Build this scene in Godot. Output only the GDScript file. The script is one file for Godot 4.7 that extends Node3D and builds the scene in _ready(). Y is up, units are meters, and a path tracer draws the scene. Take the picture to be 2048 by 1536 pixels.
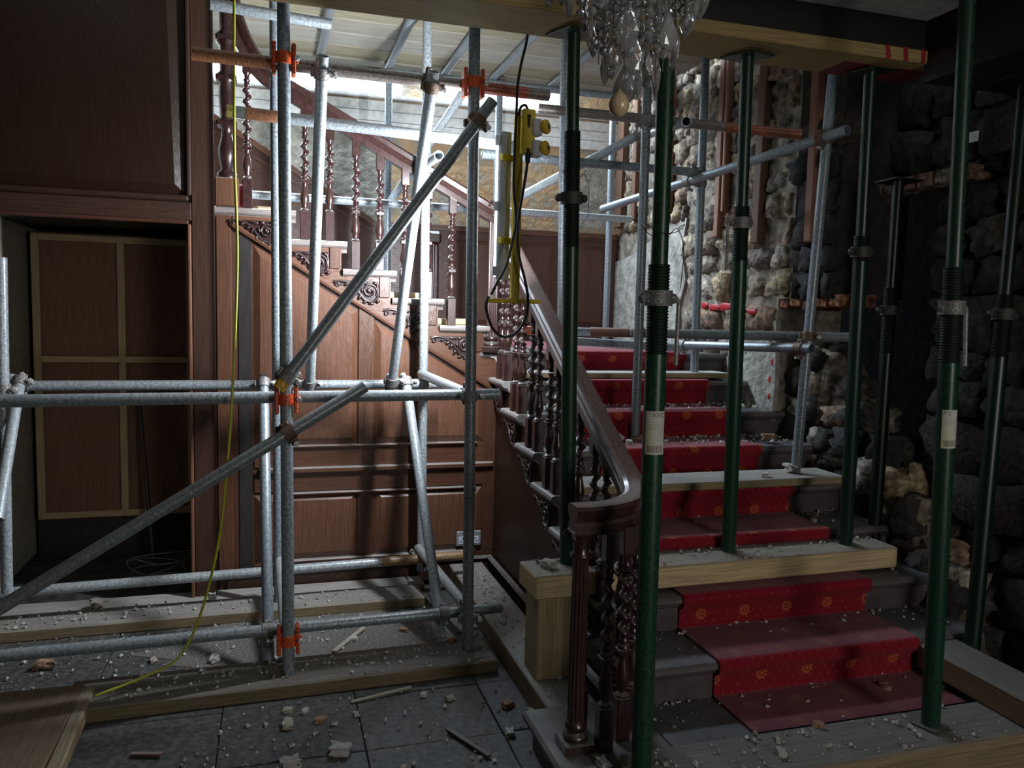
extends Node3D
# An old stair hall under repair: scaffolding, steel props, a carpeted stone-built flight and a panelled spandrel.

func V(x: float, y: float, z: float) -> Vector3:
	return Vector3(x, y, z)

func C(r: float, g: float, b: float) -> Color:
	return Color(r, g, b, 1.0)

# ---------------------------------------------------------------- mesh builder
class G:
	var v := PackedVector3Array()
	var n := PackedVector3Array()
	var c := PackedColorArray()
	var u := PackedVector2Array()
	var col := Color(1, 1, 1)
	var dust := Color(1, 1, 1)
	var dusty := 0.0            # how much settled dust lies on the faces that look up

	func tint(nn: Vector3) -> Color:
		if dusty <= 0.0:
			return col
		return col.lerp(dust, dusty * smoothstep(0.45, 0.9, nn.y))

	func tri(a: Vector3, b: Vector3, d: Vector3, na: Vector3, nb: Vector3, nd: Vector3, ua := Vector2(), ub := Vector2(), ud := Vector2()) -> void:
		var f := (b - a).cross(d - a)
		if f.length_squared() < 1e-16:
			return
		v.push_back(a); n.push_back(na); u.push_back(ua); c.push_back(tint(na))
		if f.dot(na + nb + nd) > 0.0:
			v.push_back(d); n.push_back(nd); u.push_back(ud); c.push_back(tint(nd))
			v.push_back(b); n.push_back(nb); u.push_back(ub); c.push_back(tint(nb))
		else:
			v.push_back(b); n.push_back(nb); u.push_back(ub); c.push_back(tint(nb))
			v.push_back(d); n.push_back(nd); u.push_back(ud); c.push_back(tint(nd))

	func quad(a: Vector3, b: Vector3, d: Vector3, e: Vector3, nn: Vector3, uva := Vector2(0, 0), uvb := Vector2(1, 0), uvd := Vector2(1, 1), uve := Vector2(0, 1)) -> void:
		tri(a, b, d, nn, nn, nn, uva, uvb, uvd)
		tri(a, d, e, nn, nn, nn, uva, uvd, uve)

	# chamfered box: centre, size, own axes
	func box(p: Vector3, s: Vector3, bev := 0.004, bs := Basis.IDENTITY) -> void:
		var h := s * 0.5
		var b := minf(bev, minf(h.x, minf(h.y, h.z)) * 0.6)
		var q := {}
		for ax in 3:
			for sx in [-1, 1]:
				for sy in [-1, 1]:
					for sz in [-1, 1]:
						var w := Vector3(sx * (h.x - b), sy * (h.y - b), sz * (h.z - b))
						w[ax] = [sx, sy, sz][ax] * h[ax]
						q[[ax, sx, sy, sz]] = p + bs * w
		for ax in 3:
			var i := (ax + 1) % 3
			var j := (ax + 2) % 3
			for s0 in [-1, 1]:
				var k := []
				for st in [[-1, -1], [1, -1], [1, 1], [-1, 1]]:
					var sg := [0, 0, 0]
					sg[ax] = s0; sg[i] = st[0]; sg[j] = st[1]
					k.push_back(q[[ax, sg[0], sg[1], sg[2]]])
				var nn := Vector3.ZERO
				nn[ax] = s0
				quad(k[0], k[1], k[2], k[3], bs * nn)
		if b < 0.0005:
			return
		for ax in 3:                # the twelve edges
			var i := (ax + 1) % 3
			var j := (ax + 2) % 3
			for si in [-1, 1]:
				for sj in [-1, 1]:
					var k := []
					for e in [[i, -1], [i, 1], [j, 1], [j, -1]]:
						var sg := [0, 0, 0]
						sg[ax] = e[1]; sg[i] = si; sg[j] = sj
						k.push_back(q[[e[0], sg[0], sg[1], sg[2]]])
					var nn := Vector3.ZERO
					nn[i] = si; nn[j] = sj
					quad(k[0], k[1], k[2], k[3], bs * nn.normalized())
		for sx in [-1, 1]:
			for sy in [-1, 1]:
				for sz in [-1, 1]:
					var nn := bs * Vector3(sx, sy, sz).normalized()
					tri(q[[0, sx, sy, sz]], q[[1, sx, sy, sz]], q[[2, sx, sy, sz]], nn, nn, nn)

	# a skin over rows of points; smooth, except where a row is given twice
	func rings(R: Array, closed := true, inward := false, cap0 := false, cap1 := false, us := 1.0, vs := 1.0) -> void:
		var m := R.size()
		var k: int = R[0].size()
		var N := []
		for i in m:
			var z := PackedVector3Array()
			z.resize(k)
			N.push_back(z)
		var kk := k if closed else k - 1
		var sum := 0.0
		for i in m - 1:
			var mid := Vector3.ZERO
			for j in k:
				mid += R[i][j]
			mid /= k
			for j in kk:
				var j2 := (j + 1) % k
				var a: Vector3 = R[i][j]
				var b: Vector3 = R[i][j2]
				var d: Vector3 = R[i + 1][j2]
				var e: Vector3 = R[i + 1][j]
				var f := (b - a).cross(e - a) + (e - d).cross(b - d)
				N[i][j] += f; N[i][j2] += f; N[i + 1][j] += f; N[i + 1][j2] += f
				sum += f.dot((a + d) * 0.5 - mid)
		var flip := -1.0 if (sum < 0.0) != inward else 1.0
		for i in m:
			for j in k:
				var w: Vector3 = N[i][j]
				N[i][j] = (w * flip).normalized() if w.length_squared() > 1e-20 else Vector3.UP
		var len := 0.0
		for i in m - 1:
			var l2: float = len + (R[i + 1][0] - R[i][0]).length()
			for j in kk:
				var j2 := (j + 1) % k
				var ua := Vector2(float(j) / kk * us, len * vs)
				var ub := Vector2(float(j + 1) / kk * us, len * vs)
				var ud := Vector2(float(j + 1) / kk * us, l2 * vs)
				var ue := Vector2(float(j) / kk * us, l2 * vs)
				tri(R[i][j], R[i][j2], R[i + 1][j2], N[i][j], N[i][j2], N[i + 1][j2], ua, ub, ud)
				tri(R[i][j], R[i + 1][j2], R[i + 1][j], N[i][j], N[i + 1][j2], N[i + 1][j], ua, ud, ue)
			len = l2
		if cap0:
			fan(R[0], R[0][0] - R[1][0])
		if cap1:
			fan(R[m - 1], R[m - 1][0] - R[m - 2][0])

	func fan(P: PackedVector3Array, out: Vector3) -> void:
		var mid := Vector3.ZERO
		for p in P:
			mid += p
		mid /= P.size()
		var nn := Vector3.ZERO
		for j in P.size():
			nn += (P[j] - mid).cross(P[(j + 1) % P.size()] - mid)
		nn = nn.normalized()
		if nn.dot(out) < 0.0:
			nn = -nn
		for j in P.size():
			tri(mid, P[j], P[(j + 1) % P.size()], nn, nn, nn)

	func ring(p: Vector3, b: Basis, r: float, k: int, ry := -1.0) -> PackedVector3Array:
		var o := PackedVector3Array()
		for j in k:
			var a := TAU * j / k
			o.push_back(p + b.x * cos(a) * r + b.z * sin(a) * (r if ry < 0.0 else ry))
		return o

	# straight round bar or open pipe
	func tube(a: Vector3, b: Vector3, r: float, k := 16, ri := 0.0) -> void:
		var bs := G.aim(b - a)
		rings([ring(a, bs, r, k), ring(b, bs, r, k)], true, false, ri <= 0.0, ri <= 0.0)
		if ri > 0.0:
			rings([ring(a, bs, ri, k), ring(b, bs, ri, k)], true, true)
			for e in [[a, -1.0], [b, 1.0]]:
				var o := ring(e[0], bs, r, k)
				var i2 := ring(e[0], bs, ri, k)
				for j in k:
					quad(o[j], o[(j + 1) % k], i2[(j + 1) % k], i2[j], bs.y * e[1])

	static func aim(d: Vector3) -> Basis:
		var y := d.normalized()
		var h := Vector3.RIGHT if absf(y.x) < 0.9 else Vector3.FORWARD
		var z := h.cross(y).normalized()
		return Basis(y.cross(z).normalized(), y, z)

	# turned shape; profile of (radius, height); a point given twice makes a crisp edge
	func lathe(prof: Array, k := 20, p := Vector3.ZERO, bs := Basis.IDENTITY) -> void:
		var R := []
		for q in prof:
			R.push_back(ring(p + bs.y * q.y, bs, maxf(q.x, 0.0002), k))
		rings(R, true, false, true, true)

	# bent round bar through points
	func cord(P: Array, r: float, k := 8, smooth := 6) -> void:
		var Q := G.curve(P, smooth) if smooth > 1 else P
		var R := []
		var prev := G.aim(Q[1] - Q[0])
		for i in Q.size():
			var d: Vector3 = (Q[mini(i + 1, Q.size() - 1)] - Q[maxi(i - 1, 0)]).normalized()
			var x := (prev.x - d * prev.x.dot(d)).normalized()
			prev = Basis(x, d, x.cross(d))
			R.push_back(ring(Q[i], prev, r, k))
		rings(R, true, false, true, true)

	static func curve(P: Array, s: int) -> Array:
		var o := []
		for i in P.size() - 1:
			var p0: Vector3 = P[maxi(i - 1, 0)]
			var p1: Vector3 = P[i]
			var p2: Vector3 = P[i + 1]
			var p3: Vector3 = P[mini(i + 2, P.size() - 1)]
			for t in s:
				o.push_back(p1.cubic_interpolate(p2, p0, p3, float(t) / s))
		o.push_back(P[P.size() - 1])
		return o

	# a moulding: closed section (across, up) drawn along points
	func sweep(P: Array, sec: Array, up := Vector3.UP, crisp := true) -> void:
		var R := []
		for i in P.size():
			var d: Vector3 = (P[mini(i + 1, P.size() - 1)] - P[maxi(i - 1, 0)]).normalized()
			var x := d.cross(up).normalized()
			var y := x.cross(d).normalized()
			var w := PackedVector3Array()
			for q in sec:
				w.push_back(P[i] + x * q.x + y * q.y)
				if crisp:
					w.push_back(P[i] + x * q.x + y * q.y)
			R.push_back(w)
		rings(R, true, false, true, true)

	# flat outline given a thickness, in the plane of bs.x and bs.y, growing along bs.z
	func prism(P: PackedVector2Array, depth: float, p := Vector3.ZERO, bs := Basis.IDENTITY) -> void:
		var T := Geometry2D.triangulate_polygon(P)
		for i in range(0, T.size(), 3):
			for s in [0.0, depth]:
				var q := []
				for j in 3:
					q.push_back(p + bs * Vector3(P[T[i + j]].x, P[T[i + j]].y, s))
				var nn := bs.z * (1.0 if s == depth else -1.0) * signf(depth)
				if s == 0.0:
					nn = -bs.z * signf(depth)
				tri(q[0], q[1], q[2], nn, nn, nn)
		var area := 0.0
		for i in P.size():
			area += P[i].cross(P[(i + 1) % P.size()])
		for i in P.size():
			var a := P[i]
			var b := P[(i + 1) % P.size()]
			var t := (b - a).normalized()
			var o := Vector2(t.y, -t.x) * signf(area)
			quad(p + bs * Vector3(a.x, a.y, 0), p + bs * Vector3(b.x, b.y, 0), p + bs * Vector3(b.x, b.y, depth), p + bs * Vector3(a.x, a.y, depth), bs * Vector3(o.x, o.y, 0))

	# raised and fielded panel facing +z over a convex outline
	func fielded(P: PackedVector2Array, inset: float, z0: float, z1: float) -> void:
		var Q := Geometry2D.offset_polygon(P, -inset, Geometry2D.JOIN_MITER)[0]
		var S := PackedVector2Array()
		for p in P:                  # pair every outer corner with its inner one
			var best := Q[0]
			for q in Q:
				if q.distance_squared_to(p) < best.distance_squared_to(p):
					best = q
			S.push_back(best)
		var k := P.size()
		for i in k:
			var a := V3(P[i], z0)
			var b := V3(P[(i + 1) % k], z0)
			var d := V3(S[(i + 1) % k], z1)
			var e := V3(S[i], z1)
			var nn := (b - a).cross(e - a).normalized()
			if nn.z < 0.0:
				nn = -nn
			quad(a, b, d, e, nn)
		var T := Geometry2D.triangulate_polygon(S)
		for i in range(0, T.size(), 3):
			tri(V3(S[T[i]], z1), V3(S[T[i + 1]], z1), V3(S[T[i + 2]], z1), Vector3.BACK, Vector3.BACK, Vector3.BACK)

	func V3(p: Vector2, z: float) -> Vector3:
		return Vector3(p.x, p.y, z)

	# rough lump: a rounded cube pushed about by noise
	func lump(p: Vector3, s: Vector3, sd: int, cut := 3, boxy := 0.55, rough := 0.16, flat := false, bs := Basis.IDENTITY) -> void:
		var fn := FastNoiseLite.new()
		fn.seed = sd
		fn.frequency = 0.9
		for ax in 3:
			for sg in [-1.0, 1.0]:
				var gp := []
				for i in cut + 1:
					for j in cut + 1:
						var w := Vector3.ZERO
						w[ax] = sg
						w[(ax + 1) % 3] = -1.0 + 2.0 * i / cut
						w[(ax + 2) % 3] = -1.0 + 2.0 * j / cut
						var q := w.normalized().lerp(w * 0.8, boxy)
						q *= 1.0 + rough * 2.0 * fn.get_noise_3dv(q * 1.3 + Vector3(sd % 97, 0, 0))
						gp.push_back(q)
				for i in cut:
					for j in cut:
						var id := [i * (cut + 1) + j, (i + 1) * (cut + 1) + j, (i + 1) * (cut + 1) + j + 1, i * (cut + 1) + j + 1]
						var k := []
						var nn := []
						for t in id:
							k.push_back(p + bs * (gp[t] * s * 0.5))
							nn.push_back((bs * (gp[t] / s)).normalized())
						if flat:
							var f: Vector3 = (k[1] - k[0]).cross(k[2] - k[0]).normalized()
							if f.dot(nn[0]) < 0.0:
								f = -f
							nn = [f, f, f, f]
						tri(k[0], k[1], k[2], nn[0], nn[1], nn[2])
						tri(k[0], k[2], k[3], nn[0], nn[2], nn[3])

	func mesh() -> ArrayMesh:
		var a := []
		a.resize(Mesh.ARRAY_MAX)
		a[Mesh.ARRAY_VERTEX] = v
		a[Mesh.ARRAY_NORMAL] = n
		a[Mesh.ARRAY_COLOR] = c
		a[Mesh.ARRAY_TEX_UV] = u
		var m := ArrayMesh.new()
		m.add_surface_from_arrays(Mesh.PRIMITIVE_TRIANGLES, a)
		return m

# ---------------------------------------------------------------- nodes
var taken := {}

func numbered(called: String) -> String:
	var k: int = taken.get(called, 0)
	taken[called] = k + 1
	return called if k == 0 else "%s_%03d" % [called, k]

func thing(called: String, label: String, category: String, at := Vector3.ZERO, group := "", bs := Basis.IDENTITY) -> Node3D:
	var o := Node3D.new()
	o.name = numbered(called)
	add_child(o, true)
	o.transform = Transform3D(bs, at)
	tag(o, label, category, group)
	return o

func tag(o: Node3D, label: String, category: String, group := "") -> void:
	o.set_meta("label", label)
	o.set_meta("category", category)
	if group != "":
		o.set_meta("group", group)

func one(called: String, m: Mesh, mat: Material, label: String, category: String, at := Vector3.ZERO, group := "", bs := Basis.IDENTITY) -> MeshInstance3D:
	var o := part(called, m, mat, self, Transform3D(bs, at))
	o.name = numbered(called)
	tag(o, label, category, group)
	return o

func part(called: String, m: Mesh, mat: Material, parent: Node3D, xf := Transform3D.IDENTITY) -> MeshInstance3D:
	var o := MeshInstance3D.new()
	o.name = called
	o.mesh = m
	o.material_override = mat
	o.transform = xf
	parent.add_child(o, true)
	return o

func struct(called: String, m: Mesh, mat: Material) -> MeshInstance3D:
	var o := part(called, m, mat, self)
	o.set_meta("kind", "structure")
	return o

func holder(called: String, parent: Node3D, at := Vector3.ZERO, bs := Basis.IDENTITY) -> Node3D:
	var o := Node3D.new()
	o.name = called
	parent.add_child(o, true)
	o.transform = Transform3D(bs, at)
	return o

func boxm(s: Vector3, col: Color, bev := 0.004, dusty := 0.0, dust := Color(0.3, 0.29, 0.27)) -> ArrayMesh:
	var g := G.new()
	g.col = col; g.dusty = dusty; g.dust = dust
	g.box(Vector3.ZERO, s, bev)
	return g.mesh()

func T(p: Vector3, b := Basis.IDENTITY) -> Transform3D:
	return Transform3D(b, p)

# ---------------------------------------------------------------- materials
var M := {}

func noise(freq: float, lo: Color, hi: Color, sd: int, oct := 4, offs := [0.25, 0.75], mid = null, size := 512, cell := false) -> NoiseTexture2D:
	var f := FastNoiseLite.new()
	f.seed = sd
	f.frequency = freq
	f.fractal_octaves = oct
	if cell:
		f.noise_type = FastNoiseLite.TYPE_CELLULAR
	var t := NoiseTexture2D.new()
	t.width = size; t.height = size
	t.seamless = true
	t.noise = f
	var r := Gradient.new()
	r.set_color(0, lo); r.set_offset(0, offs[0])
	r.set_color(1, hi); r.set_offset(1, offs[1])
	if mid != null:
		r.add_point((offs[0] + offs[1]) * 0.5, mid)
	t.color_ramp = r
	return t

func bump(freq: float, sd: int, strength := 4.0, oct := 5) -> NoiseTexture2D:
	var f := FastNoiseLite.new()
	f.seed = sd
	f.frequency = freq
	f.fractal_octaves = oct
	var t := NoiseTexture2D.new()
	t.width = 512; t.height = 512
	t.seamless = true
	t.noise = f
	t.as_normal_map = true
	t.bump_strength = strength
	return t

func grey(a: float) -> Color:
	return Color(a, a, a)

func mat(tex: Texture2D, scale: Vector3, rough: float, metal := 0.0, nrm: Texture2D = null, nscale := 1.0, world := false, tint := Color(1, 1, 1)) -> StandardMaterial3D:
	var m := StandardMaterial3D.new()
	m.albedo_color = tint.linear_to_srgb()
	m.albedo_texture = tex
	m.vertex_color_use_as_albedo = true
	m.uv1_triplanar = true
	m.uv1_world_triplanar = world
	m.uv1_scale = scale
	m.roughness = rough
	m.metallic = metal
	if nrm:
		m.normal_enabled = true
		m.normal_texture = nrm
		m.normal_scale = nscale
	return m

func materials() -> void:
	var soft := noise(0.02, grey(0.72), grey(1.0), 3, 5)
	var blot := noise(0.035, grey(0.5), grey(1.0), 5, 5, [0.3, 0.7])
	var grain := noise(0.03, grey(0.84), grey(1.0), 7, 5, [0.25, 0.7])
	var fine := bump(0.12, 11, 3.0)
	var rough := bump(0.05, 13, 8.0)
	var lump := bump(0.018, 17, 8.0)
	M.steel = mat(noise(0.05, grey(0.74), grey(1.0), 53, 5), Vector3(2.4, 2.4, 2.4), 0.42, 0.22, fine, 0.2)
	M.steel.roughness_texture = noise(0.04, grey(0.75), grey(1.0), 19, 4)
	M.cast = mat(blot, Vector3(9, 9, 9), 0.6, 0.45, rough, 0.6)
	M.paint = mat(noise(0.05, grey(0.55), grey(1.0), 23, 4, [0.22, 0.45]), Vector3(5, 2, 5), 0.36, 0.0, fine, 0.15)
	M.wood_x = mat(grain, Vector3(0.2, 7, 7), 0.72, 0.0, fine, 0.3)
	M.wood_y = mat(grain, Vector3(7, 0.2, 7), 0.72, 0.0, fine, 0.3)
	M.wood_z = mat(grain, Vector3(7, 7, 0.2), 0.72, 0.0, fine, 0.3)
	M.oak_x = mat(grain, Vector3(0.25, 8, 8), 0.36, 0.0, fine, 0.2)
	M.oak_y = mat(grain, Vector3(8, 0.25, 8), 0.36, 0.0, fine, 0.2)
	M.polish = mat(soft, Vector3(6, 2, 6), 0.28, 0.0, null)
	M.polish.clearcoat_enabled = true
	M.polish.clearcoat = 0.5
	M.polish.clearcoat_roughness = 0.25
	M.step_paint = mat(noise(0.012, grey(0.86), grey(1.0), 67, 5), Vector3(1, 1, 1), 0.5, 0.0, fine, 0.2)
	M.dark_wood = mat(soft, Vector3(3, 3, 3), 0.5, 0.0, fine, 0.2)
	M.stone = mat(noise(0.03, grey(0.42), grey(1.0), 29, 5, [0.25, 0.7]), Vector3(1.1, 1.1, 1.1), 0.95, 0.0, rough, 0.8, true)
	M.slate = mat(soft, Vector3(2.5, 2.5, 2.5), 0.6, 0.0, fine, 0.5)
	M.mortar = mat(noise(0.02, grey(0.66), grey(1.0), 31, 5), Vector3(0.9, 0.9, 0.9), 1.0, 0.0, lump, 0.3, true)
	M.dust = mat(noise(0.06, grey(0.6), grey(1.0), 37, 5), Vector3(3, 3, 3), 1.0, 0.0, rough, 0.7, true)
	M.chip = mat(soft, Vector3(8, 8, 8), 0.95, 0.0, rough, 0.6)
	M.plaster = mat(noise(0.008, Color(0.60, 0.57, 0.51), Color(0.70, 0.58, 0.44), 41, 6, [0.3, 0.7], Color(0.66, 0.57, 0.45), 1024), Vector3(0.55, 0.55, 0.55), 0.92, 0.0, rough, 0.35, true)
	M.grime = mat(noise(0.012, Color(0.52, 0.51, 0.48), Color(0.63, 0.62, 0.58), 43, 6, [0.3, 0.7], null, 1024), Vector3(0.7, 0.7, 0.7), 0.92, 0.0, rough, 0.35, true)
	M.white = mat(noise(0.02, grey(0.9), grey(1.0), 59, 4), Vector3(1.5, 1.5, 1.5), 0.85, 0.0, fine, 0.15, true)
	M.plain = mat(noise(0.02, grey(0.93), grey(1.0), 61, 3), Vector3(4, 4, 4), 0.5)
	M.rubber = mat(soft, Vector3(10, 10, 10), 0.5)
	M.carpet = carpet(0.0)
	M.carpet_dusty = carpet(0.62)
	var gl := StandardMaterial3D.new()
	gl.albedo_color = Color(0.92, 0.92, 0.92, 0.14)
	gl.roughness = 0.03
	gl.refraction_enabled = true
	gl.refraction_scale = 0.052
	M.glass = gl
	var pearl := StandardMaterial3D.new()
	pearl.albedo_color = Color(0.86, 0.80, 0.70)
	pearl.albedo_texture = noise(0.03, Color(0.80, 0.70, 0.55), Color(0.98, 0.96, 0.92), 47, 3, [0.35, 0.6])
	pearl.uv1_triplanar = true
	pearl.uv1_scale = Vector3(20, 20, 20)
	pearl.roughness = 0.16
	pearl.clearcoat_enabled = true
	M.pearl = pearl
	var day := StandardMaterial3D.new()
	day.albedo_color = Color(0.9, 0.92, 0.95)
	day.emission_enabled = true
	day.emission = Color(0.93, 0.97, 1.0)
	day.emission_energy_multiplier = 5.0
	M.day = day
	M.day_dim = day.duplicate()
	M.day_dim.emission_energy_multiplier = 0.6
	var tube := StandardMaterial3D.new()
	tube.albedo_color = Color(0.95, 0.95, 0.95)
	tube.emission_enabled = true
	tube.emission = Color(0.95, 0.97, 1.0)
	tube.emission_energy_multiplier = 10.0
	M.lit = tube

# the runner's weave: small lozenges and gold flowers in staggered rows
func carpet(dirt: float) -> StandardMaterial3D:
	var w := 256
	var h := 384
	var im := Image.create(w, h, false, Image.FORMAT_RGB8)
	var base := Color(0.50, 0.010, 0.105)
	var rng := RandomNumberGenerator.new()
	rng.seed = 5
	for y in h:
		for x in w:
			var k := 1.0 + 0.14 * (rng.randf() - 0.5)
			im.set_pixel(x, y, Color(base.r * k, base.g * k, base.b * k))
	var pale := Color(0.84, 0.40, 0.38)
	for r in 10:
		for q in 5:
			var cx := (q * 51.2 + (25.6 if r % 2 else 0.0)) + 12.0
			var cy := r * 38.4 + 19.0
			for dy in range(-5, 6):
				for dx in range(-5, 6):
					var d: int = absi(dx) + absi(dy)
					if d >= 3 and d <= 4:
						im.set_pixel(posmod(int(cx) + dx, w), posmod(int(cy) + dy, h), pale)
	var gold := Color(0.88, 0.54, 0.22)
	for f in [Vector2(64, 96), Vector2(192, 288)]:
		for dy in range(-36, 37):
			for dx in range(-36, 37):
				var rr := Vector2(dx, dy).length()
				var px := posmod(int(f.x) + dx, w)
				var py := posmod(int(f.y) + dy, h)
				if rr > 36.0:
					continue
				im.set_pixel(px, py, base)
				var an := fposmod(atan2(dy, dx), TAU / 8.0) - TAU / 16.0
				var across: float = absf(an) * rr
				var petal: bool = rr > 9.0 and rr < 34.0 - 10.0 * absf(an) and absf(an) > 0.05 + 0.6 / rr and absf(an) < 0.31 - 1.2 / rr
				if petal or (rr < 6.0 and rr > 2.5):
					im.set_pixel(px, py, gold if int(rr / 5.0) % 3 != 2 else Color(0.66, 0.28, 0.16))
	if dirt > 0.0:
		for y in h:
			for x in w:
				im.set_pixel(x, y, im.get_pixel(x, y).lerp(Color(0.42, 0.33, 0.33), dirt * rng.randf_range(0.7, 1.25)))
	var m := StandardMaterial3D.new()
	m.albedo_texture = ImageTexture.create_from_image(im)
	m.vertex_color_use_as_albedo = true
	m.roughness = 0.96
	m.uv1_offset = Vector3(0.0, -0.35, 0)
	m.normal_enabled = false
	m.rim_enabled = true
	m.rim = 0.15
	return m

# ---------------------------------------------------------------- light and lens
func sight() -> void:
	var cam := Camera3D.new()
	cam.name = "camera"
	add_child(cam)
	var yaw := 0.2923
	var pitch := -0.0896
	var roll := 0.0246
	var fw := Vector3(sin(yaw) * cos(pitch), sin(pitch), -cos(yaw) * cos(pitch))
	var rt := Vector3(cos(yaw), 0, sin(yaw))
	var up := rt.cross(fw)
	cam.transform = Transform3D(Basis(rt * cos(roll) + up * sin(roll), up * cos(roll) - rt * sin(roll), -fw), Vector3(0, 1.547, 0))
	cam.fov = rad_to_deg(2.0 * atan(768.0 / 1593.3))
	cam.near = 0.05
	cam.far = 60.0
	var e := Environment.new()
	e.background_mode = Environment.BG_COLOR
	e.background_color = Color(0.62, 0.68, 0.75)
	e.tonemap_mode = Environment.TONE_MAPPER_LINEAR
	e.tonemap_exposure = 1.0
	e.sdfgi_enabled = true
	e.ssao_enabled = true
	e.ssil_enabled = true
	var w := WorldEnvironment.new()
	w.name = "daylight"
	w.environment = e
	add_child(w)

func area(called: String, at: Vector3, to: Vector3, size: Vector2, energy: float, col: Color) -> void:
	var l := AreaLight3D.new()
	l.name = called
	add_child(l)
	l.look_at_from_position(at, at + to, Vector3.UP if absf(to.normalized().y) < 0.95 else Vector3.RIGHT)
	l.area_size = size
	l.light_energy = energy
	l.light_color = col
	l.area_range = 14.0
	l.area_attenuation = 2.0
	l.shadow_enabled = true

func _ready() -> void:
	sight()
	# daylight through the clerestory, the hall windows behind the camera and the work light
	area("clerestory_light", V(0.6, 3.5, -6.08), V(0, -0.45, 1), Vector2(3.2, 0.7), 40.0, Color(0.86, 0.93, 1.0))
	area("hall_window_light", V(2.1, 1.65, 2.9), V(-0.08, -0.06, -1), Vector2(1.0, 1.4), 5.5, Color(1.0, 0.98, 0.95))
	area("work_light_glow", V(0.903, 2.00, -3.427), V(-0.7, 0, -0.71), Vector2(0.046, 0.60), 8.5, Color(0.95, 0.97, 1.0))
	materials()
	shell()
	panelling()
	upper_flight()
	lower_flight()
	runner()
	deck_and_header()
	scaffold()
	couplers()
	props()
	work_light()
	timbers()
	rubble()
	chandelier()
	small_things()

# ---------------------------------------------------------------- the room
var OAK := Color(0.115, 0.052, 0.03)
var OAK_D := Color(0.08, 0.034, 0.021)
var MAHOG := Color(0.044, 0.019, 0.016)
var OAK_SHADE := Color(0.028, 0.014, 0.010)     # doorway wall oak, with shade put into the colour
var DUSTC := Color(0.46, 0.45, 0.43)
var PINE := Color(0.52, 0.40, 0.22)
var PINE_G := Color(0.40, 0.36, 0.28)

func slab(called: String, lo: Vector3, hi: Vector3, col: Color, m: Material, bev := 0.0) -> MeshInstance3D:
	var g := G.new()
	g.col = col
	g.box((lo + hi) * 0.5, hi - lo, bev)
	return struct(called, g.mesh(), m)

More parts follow.
